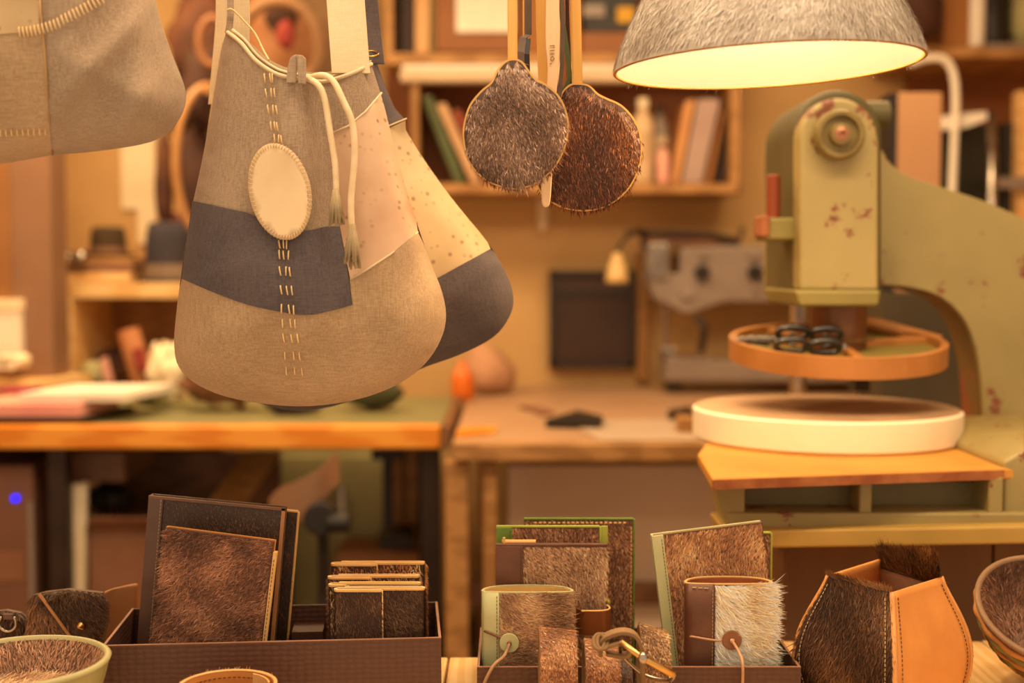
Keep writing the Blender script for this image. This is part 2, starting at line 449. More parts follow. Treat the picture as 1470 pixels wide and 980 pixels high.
part('needle_bar', cyl(((X(958, DS)), DS+.06, (Z(440, DS)+Z(505, DS))/2), .006, Z(440, DS)-Z(505, DS), seg=12), steel_m, sm, smooth=False)
part('presser_foot', pxbox(948, 972, 498, 514, DS+.03, .06), steel_m, sm, bevel=.004)
part('presser_lever', tube([at(1000, 455, DS), at(1012, 470, DS-.02), at(1006, 505, DS)], .012, 8), black_m, sm)
for px, py in ((1006, 391), (1082, 391)):
    k = part('dial', cyl((X(px, DS), DS-.012, Z(py, DS)), .024, .03, 'y', 24), black_m, sm)
    part('dial_cap', cyl((X(px, DS), DS-.03, Z(py, DS)), .010, .01, 'y', 16), darkmetal_m, k)
for px, py, r in ((1008, 365, .012), (1080, 362, .02), (1084, 412, .013), (985, 420, .02), (1120, 380, .012)):
    part('screw_knob', cyl((X(px, DS), DS-.008, Z(py, DS)), r, .02, 'y', 16), grey_metal, sm)
part('thread_guide', tube([at(898, 334, DS+.02), at(930, 333, DS+.02), at(1020, 336, DS+.02), at(1062, 346, DS+.02), at(1066, 326, DS+.02)], .009, 8), darkmetal_m, sm, smooth=True)
part('top_cover', pxbox(926, 1060, 338, 352, DS+.03, .1), wood_dark, sm, bevel=.004)
part('guide_post', cyl((X(925, DS+.02), DS+.04, (Z(334, DS)+Z(356, DS))/2), .012, Z(334, DS)-Z(356, DS), seg=12), darkmetal_m, sm)
part('lamp_arm', tube(smoothpoly([at(930, 335, DS), at(915, 330, DS-.02), at(898, 342, DS-.04), at(887, 358, DS-.05), at(886, 374, DS-.05)], 5, False), .007, 8), darkmetal_m, sm, smooth=True)
lb = part('lamp_head', lathe([(.012, .055), (.018, .04), (.026, .02), (.034, -.015), (.038, -.035), (.03, -.04)], at(886, 388, DS-.05), 20, True, True), mat('lamp_yellow', '#d4b27a', '#c8a66c', 20, .4), sm, smooth=True)

# dark panel on the wall, wall socket, hanging tag
dp = thing('wall_panel', 'dark brown square panel on the wall left of the sewing machine', 'panel', (X(850, 4.36), 4.36, Z(527, 4.36)))
part('board', pxbox(796, 905, 394, 522, 4.34, .05), mat('panel_dark', '#3a2012', '#2a170e', 4, .6), dp)
fr = join(pxbox(789, 911, 388, 395, 4.325, .07), pxbox(789, 911, 520, 528, 4.325, .07), pxbox(789, 797, 388, 528, 4.325, .07), pxbox(904, 911, 388, 528, 4.325, .07))
part('frame', fr, black_m, dp)
part('upper_rail', pxbox(797, 904, 418, 424, 4.332, .05), black_m, dp)
single('wall_strip', 'brown wooden upright strip on the wall beside the dark square panel', 'strip', pxbox(914, 932, 360, 545, 4.35, .045), wood_mid, bevel=.004)
single('wall_hook', 'small white hook on the wall below the hanging paddles', 'hook', join(pxbox(772, 786, 268, 326, 4.375, .02), tube([at(779, 322, 4.37), at(779, 330, 4.34), at(779, 318, 4.325)], .008, 8)), cream_m, bevel=.003)
single('orange_bottle', 'small orange plastic bottle behind the blue and cream bag', 'bottle', lathe([(.0, 0), (.032, 0), (.034, .01), (.034, .07), (.026, .09), (.012, .1), (.012, .12), (0, .12)], atz(664, 574, ZT2+.001), 20), mat('orange_plastic', '#d86a18', '#c45e18', 8, .4), smooth=True)
single('cloth_bundle', 'pinkish crumpled cloth bundle on the sewing table near the orange bottle', 'cloth', (lambda g: (g[0]+np.array([[mnoise.noise(Vector(p)*14)*.02, mnoise.noise(Vector(p)*14+Vector((5,5,5)))*.02, mnoise.noise(Vector(p)*14+Vector((2,8,5)))*.015] for p in g[0]]), g[1]))(lathe([(.001, .14), (.03, .135), (.07, .1), (.085, .06), (.09, .02), (.08, .004)], atz(700, 564, ZT2)+np.array([0,-.02,.016]), 24, True, True)), mat('cloth_blush', '#b98a68', '#a87a5a', 9, .8), smooth=True)

# ------------------------------------------------------------------ wall shelf (centre)
DW = 4.10
ws = thing('wall_shelf', 'open wooden wall shelf with two boards above the sewing machine', 'shelf', (X(810, DW), DW, Z(276, DW)))
back_m = mat('shelf_back', '#8a5228', '#7c4822', 4, .7)
part('upper_board', pxbox(556, 1075, 76, 92, DW, .29), wood_mid, ws, bevel=.003)
part('lower_board', pxbox(600, 1058, 263, 277, DW, .29), wood_mid, ws, bevel=.003)
part('side_panel', pxbox(1046, 1059, 92, 263, DW+.02, .27), wood_mid, ws)
part('side_panel', pxbox(592, 602, 92, 277, DW+.02, .27), wood_mid, ws)
part('divider', pxbox(556, 566, -150, 76, DW+.02, .27), wood_mid, ws)
part('back_panel', pxbox(556, 1060, -150, 277, DW+.29, .008), back_m, ws)
lt = thing('strip_light', 'white tube light fixture mounted under the upper wall shelf board', 'light fixture', (X(740, 4.12), 4.12, Z(118, 4.12)))
part('tube_cover', pxbox(575, 905, 98, 118, 4.10, .05), mat('tube_cover', '#cdb595', '#c5ac8c', 8, .6), lt, bevel=.012, segs=3)
part('mount', pxbox(580, 900, 92, 99, 4.105, .06), white_m, lt)
def book(label, pts, D, depth, cover, group, pages=None):
    """upright or leaning book: front quadrilateral in the spine plane"""
    q = [at(x, y, D) for x, y in pts]
    c = sum(q)/4; lo = min(p[2] for p in q)
    t = thing('book', label, 'book', (c[0], D, lo), group)
    part('cover', prism(q, (0, depth, 0)), cover, t, bevel=.003)
    tp = (q[0]-q[3]); tp = tp/np.linalg.norm(tp)
    qq = [q[0]*.88+q[1]*.12, q[0]*.12+q[1]*.88, q[2]*.88+q[3]*.12, q[2]*.12+q[3]*.88]
    qq = [qq[0]+tp*.0015, qq[1]+tp*.0015, qq[2], qq[3]]
    part('pages', prism([p+np.array([0, .006, 0]) for p in qq], (0, depth-.004, 0)), pages or cream_m, t)
    return t
bk = lambda n, a, b=None: mat('book_'+n, a, b or a, 8, .6)
G1 = 'books leaning on the lower wall shelf'
book('dark green book leaning on the lower shelf behind the blue bag', [(606, 140), (620, 138), (668, 262), (653, 262)], 4.15, .18, bk('green', '#4c5530', '#566038'), G1)
book('cream book leaning on the lower shelf beside the dark green one', [(626, 150), (640, 148), (690, 262), (676, 262)], 4.16, .18, bk('cream', '#c0956a', '#cba279'), G1)
book('red book leaning on the lower shelf behind the grey paddle', [(650, 160), (660, 158), (707, 262), (697, 262)], 4.17, .18, bk('red', '#8c3a22', '#98442a'), G1)
book('greyish lilac wide book leaning right of the white bottle, lower shelf', [(1002, 143), (1034, 143), (1008, 262), (979, 262)], 4.14, .18, bk('lilac', '#a58a80', '#b0958a'), G1)
book('tan book leaning against the lilac book on the lower shelf', [(984, 146), (998, 143), (975, 262), (963, 262)], 4.15, .18, bk('tan', '#c58a52', '#cd955e'), G1)
book('orange brown thin book right of the lilac book on the lower shelf', [(1035, 160), (1041, 160), (1022, 262), (1012, 262)], 4.16, .18, bk('ochre', '#94602e', '#a06a34'), G1)
book('black book at the right end of the lower wall shelf', [(1042, 172), (1044, 172), (1043, 262), (1028, 262)], 4.19, .16, bk('black', '#2a1a10', '#331f14'), G1)
def bottle(name, label, px, py0, py1, D, r, m, capm, lab=None):
    h = Z(py0, D)-Z(py1, D); b = np.array([X(px, D), D+r+.03, Z(py1, D)])
    t = thing(name, label, 'bottle', b)
    part('body', lathe([(0, 0), (r*.96, 0), (r, .01), (r, h*.68), (r*.8, h*.78), (r*.42, h*.84), (r*.42, h*.9), (0, h*.9)], b, 24), m, t, smooth=True)
    part('cap', cyl(b+np.array([0, 0, h*.95]), r*.5, h*.11, seg=20), capm, t, bevel=.003)
    if lab: part('label_band', lathe([(r*1.01, h*.25), (r*1.01, h*.6)], b, 24), lab, t, smooth=True)
bottle('white_bottle', 'tall white bottle on the lower shelf right of the brown paddle', 924, 138, 262, 4.12, .037, mat('bottle_cream', '#cdb08a', '#c4a680', 8, .6), cream_m, mat('bottle_label', '#c0a078'))
bottle('red_capped_bottle', 'short bottle with red cap on the lower shelf beside the white bottle', 953, 205, 262, 4.10, .020, pink_m, red_m)
bottle('grey_bottle', 'bottle with grey blue label on the lower shelf behind the red capped one', 948, 148, 262, 4.2, .030, grey_metal, darkmetal_m, mat('tube_cover', '#cdb595'))
# upper board
G2 = 'books on the upper wall shelf'
book('dark brown upright book on the upper wall shelf', [(574, -60), (594, -60), (594, 76), (574, 76)], 4.16, .16, bk('darkbrown', '#2e1c12', '#38241a'), G2)
book('cream upright book on the upper wall shelf next to the dark one', [(596, -50), (618, -50), (616, 76), (596, 76)], 4.15, .16, bk('cream2', '#c89a66', '#d2a673'), G2)
book('olive upright book at the left end of the upper wall shelf', [(618, -60), (626, -60), (626, 76), (618, 76)], 4.15, .16, bk('olive', '#6c5a28', '#786430'), G2)
cr = thing('wooden_crate', 'brown wooden crate with white card on the upper wall shelf', 'crate', (X(690, DW), DW, Z(76, DW)))
part('panel', pxbox(628, 745, -120, 74, 4.14, .2), mat('crate_brown', '#8e5a30', '#84522a', 4, .6), cr, bevel=.004)
part('card', pxbox(656, 738, -100, 46, 4.13, .012), white_m, cr)
bx = thing('storage_box', 'dark storage box with yellow label on the upper wall shelf left of the lamp', 'box', (X(870, DW), DW, Z(76, DW)))
part('body', pxbox(838, 912, -90, 46, 4.14, .2), black_m, bx, bevel=.004)
part('label_card', pxbox(884, 908, 10, 32, 4.132, .008), mat('label_yellow', '#c8982c', '#d2a438', 9, .7), bx)
part('lid', pxbox(836, 866, 6, 24, 4.13, .02), grey_metal, bx)
part('base_block', pxbox(834, 916, 46, 76, 4.14, .2), mat('crate_brown', '#a05c2c'), bx, bevel=.003)
single('card_box', 'flat brown card box on the upper wall shelf right of the wooden crate', 'box', pxbox(748, 832, -60, 76, 4.2, .17), mat('card_tan', '#b0733c', '#a86c38', 5, .7), bevel=.004)
# right-hand shelf
rs = thing('corner_shelf', 'wooden shelf board high at the right above the press', 'shelf', (X(1400, 4.0), 4.0, Z(82, 4.0)))
part('board', pxbox(1296, 1560, 66, 82, 3.98, .41), wood_mid, rs, bevel=.003)
part('back_panel', pxbox(1296, 1560, 82, 300, 4.37, .02), mat('shelf_back', '#8a5228'), rs)
part('front_lip', pxbox(1410, 1560, 62, 69, 3.97, .03), grey_metal, rs, bevel=.002)
single('wicker_crate', 'orange brown crate corner on the high right shelf behind the lamp', 'crate', pxbox(1346, 1383, -120, 66, 4.02, .2), mat('crate_orange', '#96602c', '#a06830', 4, .6), bevel=.004)
hb = single('leather_roll', 'dark brown rounded leather bundle behind the lamp shade on the right shelf', 'bundle', lathe([(0.001, -.11), (.07, -.105), (.11, -.07), (.12, 0), (.11, .07), (.06, .11), (.001, .115)], at(1296, 14, 3.98)+np.array([0, .0, 0]), 24), dkbrown_m, smooth=True)
single('white_tube', 'white narrow bottle standing on the high right shelf', 'bottle', lathe([(0, 0), (.026, 0), (.028, .01), (.028, .15), (.012, .18), (.012, .2), (0, .2)], atz(1391, 66, Z(66, 4.0))*0+np.array([X(1391, 4.04), 4.04, Z(66, 4.0)]), 20), white_m, smooth=True)
single('black_bottle', 'black rounded jar on the high right shelf beside the white bottle', 'jar', lathe([(0, 0), (.05, 0), (.055, .02), (.055, .17), (.03, .2), (0, .2)], (X(1414, 4.1), 4.1, Z(66, 4.0)+.001), 20), black_m, smooth=True)
single('grey_vase', 'greyish rounded vase at the far right end of the high shelf', 'vase', lathe([(0, 0), (.06, 0), (.085, .06), (.09, .12), (.07, .19), (.05, .24), (0, .24)], (X(1478, 4.1), 4.10, Z(66, 4.0)+.001), 24), greenpale_m, smooth=True)
wr = single('wire_coil', 'thin cream wire loop hanging over the dark bundle on the right shelf', 'wire', tube(smoothpoly([at(1318, -40, 3.9), at(1334, 0, 3.9), at(1338, 28, 3.9), at(1322, 44, 3.9), at(1330, 20, 3.9), at(1345, -20, 3.9)], 6, False), .004, 6), cream_m, smooth=True)
single('white_hose', 'white hose hanging from under the high right shelf behind the press', 'hose', tube(smoothpoly([at(1306, 92, 3.9), at(1330, 84, 3.9), at(1356, 86, 3.9), at(1369, 108, 3.9), at(1372, 150, 3.9), at(1370, 200, 3.9), at(1366, 300, 3.9), at(1364, 380, 3.9)], 6, False), .012, 8), white_m, smooth=True)
cb = thing('card_carton', 'peach cardboard carton standing behind the press arm', 'carton', (X(1314, 3.2), 3.2, Z(420, 3.2)))
single('dark_crate', 'dark green crate behind the press throat carrying the peach carton', 'crate', box(((X(1262, 3.2)+X(1420, 3.2))/2, 3.29, (ZT2+.002+Z(420, 3.2))/2), (X(1420, 3.2)-X(1262, 3.2), .2, Z(420, 3.2)-ZT2-.002)), mat('crate_green', '#3c3420', '#463c26', 6, .6), bevel=.004)
part('front', pxbox(1283, 1346, 133, 419, 3.2, .10), mat('peach_card', '#bd8f66', '#b2845c', 3, .7), cb, bevel=.003)
part('dark_side', pxbox(1273, 1283, 133, 419, 3.2, .10), black_m, cb)
# dark monitor with grey hood on a pole
mo = thing('monitor_stand', 'dark screen with pale curved hood and steel pole at the right wall', 'monitor', (X(1400, 3.9), 3.9, ZT2))
part('screen', pxbox(1300, 1432, 178, 500, 4.0, .03), mat('screen_dark', '#1c1a10', '#22200f', 3, .35), mo, bevel=.004)
part('hood', pxprism(smoothpoly([(1342, 168), (1360, 166), (1420, 160), (1422, 168), (1405, 176), (1380, 184), (1345, 184)], 4), 3.93, .05), white_m, mo)
part('pole', tube([at(1424, 160, 3.86), at(1424, 330, 3.86), np.array([X(1424, 3.86), 3.86, ZT2+.004])], .014, 12), steel_m, mo, smooth=True)
part('cross_bar', pxbox(1424, 1480, 254, 270, 3.87, .02), grey_metal, mo)
part('side_dark', pxbox(1434, 1456, 176, 330, 3.95, .04), black_m, mo)
struct('trim_2', pxbox(1457, 1500, 130, 560, 3.9, .06), wood_pale)

# ------------------------------------------------------------------ left side: cupboard, hats, hoops
DC = 3.95
cu = thing('low_cupboard', 'open pale wooden cupboard behind the workbench at the left', 'cupboard', (X(180, DC), DC, 0))
part('top_board', pxbox(88, 330, 406, 428, DC, .42), wood_pale, cu, bevel=.004)
part('side_board', pxbox(88, 105, 428, 1060, DC, .42), wood_pale, cu, bevel=.003)
part('side_board', pxbox(318, 330, 428, 1060, DC, .42), wood_pale, cu)
part('back_board', pxbox(105, 318, 428, 1060, DC+.40, .015), wood_mid, cu)
part('shelf_board', pxbox(105, 318, 560, 572, DC+.01, .38), wood_pale, cu)
zc = Z(406, DC)
def hat(name, label, px, D, z0, rx, h, m, band, brim):
    b = np.array([X(px, D), D, z0]); t = thing(name, label, 'hat', b)
    part('crown', lathe([(rx, .006), (rx*1.0, h*.3), (rx*.94, h*.75), (rx*.84, h*.97), (rx*.6, h*1.0), (rx*.3, h*.95), (.001, h*.93)], b, 32), m, t, smooth=True)
    part('brim', lathe([(rx*.98, .012), (rx*1.25, .006), (brim, .012), (brim, .007), (rx*1.25, 0), (rx*.9, .002)], b, 32), m, t, smooth=True)
    part('band', lathe([(rx*1.03, .012), (rx*1.02, h*.3)], b, 32), band, t, smooth=True)
hat('felt_hat', 'dark olive felt hat resting on the stack of trays on the cupboard', 158, DC+.14, Z(370, DC+.05)+.004, .058, .095, mat('felt_olive', '#3c2c18', '#47341d', 20, .9), brown_m, .085)
hat('navy_hat', 'navy felt hat with grey band on the cupboard beside the patchwork bag', 246, DC+.10, zc, .078, .19, navy_m, mat('band_grey', '#7a6250', '#84705c', 20, .8), .10)
for i, (a, b, y0, y1, m) in enumerate(((88, 188, 392, 404, wood_pale), (92, 192, 378, 391, brown_m), (108, 190, 370, 377, wood_mid))):
    single('flat_tray', ['pale bottom tray', 'brown middle tray', 'thin top tray'][i]+' of the stack on the cupboard', 'tray', pxbox(a, b, y0, y1, DC+.03+.01*i, .2), m, group='trays stacked on the cupboard', bevel=.004)
for px, w_ in ((95, 'left'), (116, 'right')):
    single('glass_knob', 'small shiny round glass jar at the '+w_+' end of the trays on the cupboard', 'jar', lathe([(0.001, -.022), (.016, -.018), (.024, 0), (.016, .018), (.001, .022)], at(px, 369, DC+.02), 16), steel_m, group='glass jars on the cupboard', smooth=True)
single('wall_paper_sheet', 'cream paper sheet pinned on the wall behind the felt hat', 'paper', join(pxbox(178, 226, 120, 300, YB-.012, .01), pxbox(200, 226, 300, 350, YB-.012, .01)), cream_m)
# things in the cupboard
def blob(name, label, cat, c, r, m, seed=0, amp=.25, sq=(1,1,1), rest=None):
    g = lathe([(max(math.sin(math.pi*i/14), .01), -math.cos(math.pi*i/14)) for i in range(15)], (0,0,0), 24)
    V = g[0].copy()
    for i, p in enumerate(V):
        V[i] = p*(1+amp*mnoise.noise(Vector(p)*1.4+Vector((seed*7.1, seed, 3)))+amp*.4*mnoise.noise(Vector(p)*3.5+Vector((seed, 1, 2))))*np.array(sq)*r
    V = V+np.array(c)
    if rest is not None: V[:, 2] += rest-V[:, 2].min()
    return single(name, label, cat, (V, g[1]), m, smooth=True)
blob('wicker_basket_heap', 'dark round bundle of leather inside the open cupboard', 'bundle', at(165, 523, DC+.18), .062, dkbrown_m, 3, .3, (1.0, .9, .9), Z(560, DC+.01)+.003)
blob('green_bundle', 'small mossy green roll in front of the dark bundle in the cupboard', 'roll', at(136, 536, DC+.0), .045, greenpale_m, 5, .3, (1, .6, .8))
single('orange_tag', 'small orange leather tag sticking up inside the cupboard', 'tag', pxprism([(143, 515), (153, 512), (162, 548), (150, 548)], DC-.03, .01), pink_m)
single('card_tube', 'tilted brown cardboard tube with red tape standing on the workbench', 'tube', tube([np.array([X(212, 3.66), 3.66, ZT+.012]), at(184, 474, 3.68)], .032, 20), mat('tube_card', '#b0754c', '#a66c44', 4, .7), smooth=False)
single('red_tape_roll', 'red fabric tape hanging on the cardboard tube', 'tape', tube([at(205, 532, 3.625), at(198, 500, 3.63)], .016, 12), red_m)
def crumple(c, r, seed, sq, rest=None):
    g = lathe([(max(math.sin(math.pi*i/18), .01), -math.cos(math.pi*i/18)) for i in range(19)], (0,0,0), 32); V = g[0].copy()
    for i, p in enumerate(V):
        V[i] = p*(1+.5*mnoise.noise(Vector(p)*2.2+Vector((seed, 0, 3)))+.25*mnoise.noise(Vector(p)*5+Vector((seed, 1, 2))))*np.array(sq)*r
    V = V+np.array(c)
    if rest is not None: V[:, 2] += rest-V[:, 2].min()
    return V, g[1]
single('white_cloth', 'crumpled white cloth on the workbench left of the patchwork bag', 'cloth', crumple(at(240, 560, 3.62), .05, 2, (1, .7, 1.6), ZT+.003), cream_m, smooth=True)
single('green_cloth', 'pale green crumpled cloth lying in front of the cardboard tube', 'cloth', crumple(at(222, 590, 3.50), .034, 5, (1.2, .7, .75), ZT+.003), greenpale_m, smooth=True)
# on the workbench
def slab(name, label, cat, px0, px1, Df, Db, z0, h, m, skew=0, **k):
    z0 = z0+.003
    f0, f1 = X(px0, Df), X(px1, Df)
    P = [np.array([f0, Df, z0]), np.array([f1, Df, z0]), np.array([f1+skew, Db, z0]), np.array([f0+skew, Db, z0])]
    return single(name, label, cat, prism(P, (0, 0, h)), m, **k)
slab('black_folder', 'black folder at the bottom of the paper pile on the workbench', 'folder', -60, 125, 3.19, 3.48, ZT, .012, black_m, .03)
slab('pink_paper_stack', 'stack of pink papers lying on the black folder', 'paper stack', -60, 110, 3.2, 3.44, ZT+.013, .034, pink_m, .03, bevel=.003)
slab('white_sheet_pile', 'white paper pad on top of the pink paper stack', 'paper pad', 24, 178, 3.24, 3.52, ZT+.049, .020, white_m, .05)
slab('magenta_card', 'small magenta card lying on the paper pile at the left', 'card', -10, 34, 3.45, 3.52, ZT+.05, .012, mat('magenta', '#b03a58', '#a83452', 6, .7), .02)
slab('wooden_box_lid', 'shallow pale wooden box at the left end of the workbench', 'box', -80, 44, 3.55, 3.85, ZT+.0, Z(548, 3.6)-ZT, wood_pale, .07, bevel=.004)
wcard = thing('white_card_box', 'white upright card box standing on the shallow wooden box', 'box', (X(5, 3.7), 3.7, Z(522, 3.7)))
part('box', pxbox(-40, 27, 432, 524, 3.66, .05), white_m, wcard, bevel=.004)
part('lid', pxbox(-41, 28, 430, 446, 3.655, .06), cream_m, wcard, bevel=.003)
for i, px in enumerate((8, 24)):
    single('paper_roll', ['left', 'right'][i]+' small cream paper roll in front of the white card box', 'roll', cyl(at(px, 519, 3.58), .021, .1, 'y', 20), cream_m, group='paper rolls')
bg_bag = crumple(at(322, 572, 3.5), .09, 8, (1.2, .7, .62), ZT+.003)
single('brown_bag', 'dark brown slumped leather bag on the workbench behind the patchwork bag', 'bag', bg_bag, brown_m, smooth=True)
blob('blue_bowl_bundle', 'dark blue cloth bundle on the workbench below the patchwork bag', 'bundle', at(420, 590, 3.4), .06, navy_m, 4, .2, (1.3, .6, .6), ZT+.003)
blob('dark_green_bundle', 'dark green cloth heap on the workbench behind the right bag hem', 'bundle', at(535, 586, 3.5), .07, mat('green_dark', '#3c3c22', '#46462a', 9, .8), 9, .2, (1.2, .8, .7), ZT+.003)
# hanging hoops and hides at the back left
single('wall_peg', 'wooden peg in the back wall carrying the large hoop', 'peg', tube([at(298, 129, 3.82), np.array([at(298, 129, 3.85)[0], YB, at(298, 129, 3.85)[2]-.02])], .012, 10), wood_mid)
hp = single('wooden_hoop', 'large bent wooden hoop hanging on the wall left of the patchwork bag', 'hoop', tube([at(298+46*math.cos(a), 232+108*math.sin(a), 3.85+.05*math.cos(a)) for a in np.linspace(0, 2*math.pi, 48, endpoint=False)], .013, 10, True), mat('hoop_wood', '#b08050', '#a07242', 10, .45), smooth=True)
single('upper_hoop', 'wooden hoop hanging high behind the bag straps', 'hoop', tube([at(400+58*math.cos(a), 66+64*math.sin(a), 3.9+.04*math.sin(a)) for a in np.linspace(0, 2*math.pi, 48, endpoint=False)], .019, 10, True), mat('hoop_rope', '#9a7450', '#8a6442', 14, .7, .3, 60), smooth=True)
hide_m2 = mat('ring_leather', '#8a5a34', '#7a4c2a', 12, .6)
single('small_hoop', 'thin leather ring hanging by the brown hides', 'hoop', tube([at(306+20*math.cos(a), 60+34*math.sin(a), 3.8) for a in np.linspace(0, 2*math.pi, 32, endpoint=False)], .012, 8, True), hide_m2, smooth=True)
hide_m = mat('hide_brown', '#4a2a1a', '#6a3f28', 10, .8, .4, 40)
blob('hanging_hide', 'dark brown hide bundle hanging behind the left bag strap', 'hide', at(292, 130, 3.95), .10, dkbrown_m, 11, .35, (.7, .5, 1.3))
blob('brown_hide', 'mid brown hide hanging left of the patchwork bag', 'hide', at(285, 55, 4.1), .11, hide_m, 12, .3, (.8, .5, 1.2))
blob('lower_hide', 'dark hide hanging inside the large wooden hoop', 'hide', at(285, 258, 4.02), .10, dkbrown_m, 13, .3, (.65, .5, 1.5))
blob('narrow_hide', 'narrow dark strip of hide hanging beside the cream paper sheet', 'hide', at(236, 262, 4.12), .09, hide_m, 14, .2, (.32, .4, 1.7))
blob('tan_hide', 'pinkish tan folded hide hanging behind the bag opening', 'hide', at(395, 60, 4.15), .14, mat('hide_tan', '#a8744e', '#94603e', 9, .8), 15, .3, (1, .5, 1.1))
blob('beige_hide', 'beige folded hide hanging behind the right bag strap', 'hide', at(468, 40, 4.32), .15, mat('hide_beige', '#8e6e4a', '#7e5f3e', 8, .8), 18, .3, (.7, .4, 1.4))
blob('black_hide', 'blackish hide hanging between the ring and the large hoop', 'hide', at(268, 150, 4.34), .10, mat('hide_black', '#2c1c14', '#3a261a', 10, .8, .3, 40), 19, .4, (.8, .5, 1.2))
blob('umber_hide', 'umber hide piece hanging just left of the cream strap', 'hide', at(308, 20, 4.24), .12, hide_m, 20, .4, (.8, .5, 1.2))
blob('red_pouch', 'small dark red pouch hanging inside the upper hoop', 'pouch', at(410, 50, 3.84), .034, red_m, 16, .2, (.8, .6, 1.3))
blob('dark_pouch', 'dark pouch hanging above the red pouch', 'pouch', at(404, 26, 4.02), .05, dkbrown_m, 17, .2, (1.0, .6, 1.0))
single('white_cup', 'white rim of a small bowl behind the navy hat', 'bowl', lathe([(.02, 0), (.05, .02), (.06, .045), (.055, .045), (.04, .02), (.01, .008)], at(268, 326, 4.22), 24, True, True), pink_m, smooth=True)

# ------------------------------------------------------------------ under the workbench
pc = thing('computer_tower', 'dark computer tower with blue indicator light under the workbench', 'computer', (X(10, 3.25), 3.25, 0))
part('case', pxbox(-90, 44, 668, 1125, 3.25, .4), mat('pc_brown', '#7a5440', '#6e4a38', 4, .5), pc, bevel=.006)
part('front_trim', pxbox(34, 42, 720, 1120, 3.243, .012), grey_metal, pc)
part('drive_bay', pxbox(-80, 30, 790, 835, 3.243, .012), brown_m, pc, bevel=.002)
part('indicator_light', lathe([(.0005, -.007), (.007, -.005), (.008, 0), (.007, .005), (.0005, .007)], at(22, 715, 3.243), 16), mat('led_blue', '#06063a', None, 5, .4, emit=(.0, .008, 1, 1), estr=4), pc, smooth=True)
single('lit_patch_board', 'board coloured as the lit yellow patch under the workbench beside the computer', 'board', pxprism([(28, 664), (70, 645), (73, 722), (33, 712)], 3.65, .015), mat('board_lit_yellow', '#cf944a', '#c88c44', 4, .7))  # the lit patch under the bench is put into the board's yellow
single('white_plank', 'pale upright plank leaning under the workbench', 'plank', prism([at(98, 695, 3.295), at(124, 692, 3.295), at(120, 900, 3.28), at(102, 900, 3.28)], (0, .02, 0)), cream_m)
single('short_plank', 'shorter pale board beside the upright plank under the workbench', 'plank', pxprism([(128, 698), (154, 698), (150, 742), (126, 772)], 3.62, .015), mat('board_grey', '#b08a6a'))
cbx = thing('cardboard_box', 'open brown cardboard box on the floor under the workbench', 'box', (X(150, 3.3), 3.3, 0))
part('walls', pxbox(122, 252, 760, 1110, 3.3, .36), brown_m, cbx, bevel=.004)
part('flap', prism([at(123, 760, 3.3), at(128, 745, 3.24), at(250, 745, 3.24), at(251, 760, 3.3)], (0, .006, .004)), brown_m, cbx)
single('dark_bag', 'black crumpled bag stuffed in the cardboard box under the bench', 'bag', crumple(at(158, 735, 3.48), .045, 21, (1.4, .8, .8), Z(760, 3.3)+.004), black_m, smooth=True)
single('diagonal_board', 'brown wooden board leaning diagonally under the workbench', 'board', prism([at(352, 648, 3.55), at(405, 648, 3.55), at(318, 770, 3.3), at(262, 770, 3.3)], (0, .02, 0)), wood_mid)
single('dark_box', 'dark brown crate on the floor below the leaning board', 'crate', pxbox(312, 400, 735, 1080, 3.75, .2), wood_dark, bevel=.005)
gc = thing('green_cabinet', 'pale green metal cabinet standing at the back wall under the bench', 'cabinet', (X(480, 4.0), 4.0, 0))
part('body', pxbox(362, 596, 640, 1010, 4.0, .38), greenpale_m, gc, bevel=.006)
part('door', pxbox(368, 474, 655, 900, 3.985, .016), greenpale_m, gc, bevel=.003)
part('door', pxbox(482, 590, 655, 900, 3.985, .016), greenpale_m, gc, bevel=.003)
part('handle', pxbox(486, 492, 700, 740, 3.97, .016), steel_m, gc)
single('wood_panel_stack', 'reddish wooden boards stacked upright beside the green cabinet', 'boards', join(pxbox(556, 576, 650, 1010, 3.8, .04), pxbox(577, 600, 640, 1010, 3.82, .04)), wood_mid, bevel=.002)
single('black_shoe_box', 'flat black box lying under the bench near the right leg', 'box', pxbox(540, 590, 768, 788, 3.6, .15), black_m, bevel=.004)
single('black_clamp', 'black clamp fixed under the workbench top near the right leg', 'clamp', join(pxbox(532, 578, 642, 660, 3.5, .06), pxbox(548, 562, 660, 760, 3.52, .03)), black_m, bevel=.003)
single('pale_floor_block', 'low pale block standing in for the pale floor behind the chair', 'box', pxbox(478, 600, 792, 1010, 3.75, .2), mat('floor_pale', '#a87850', '#9c6e48', 4, .7), bevel=.006)  # low block stands in for the pale stretch of floor
# chair with curved back
DCh = 2.75
ch = thing('work_chair', 'work chair with curved wooden back and black pole under the bench', 'chair', (X(450, DCh), DCh+.1, 0))
ctr = smoothpoly([(386, 716), (402, 700), (428, 690), (455, 675), (476, 655), (487, 650)], 6, False)
bk1 = []
for i, (px, py) in enumerate(ctr):
    t = i/(len(ctr)-1); bk1.append((px, py, DCh+.16*math.sin(t*math.pi*.9)))
V = []; F = []
for i, (px, py, d) in enumerate(bk1):
    t = i/(len(bk1)-1); lo = 55*(1-t*.55)+18
    for (dy, dd) in ((0, 0), (lo, .01), (lo, .024), (0, .014)): V.append(at(px, py+dy, d+dd))
for i in range(len(bk1)-1):
    for k in range(4): k2 = (k+1) % 4; F.append((i*4+k, i*4+k2, i*4+4+k2, i*4+4+k))
F += [(3,2,1,0), tuple((len(bk1)-1)*4+k for k in range(4))]
part('backrest', (np.array(V), F), mat('chair_wood', '#a07c60', '#906c52', 7, .45), ch, smooth=False, bevel=.004)
part('back_joint', cyl(at(462, 742, DCh+.12), .038, .06, 'y', 20), black_m, ch, bevel=.006)
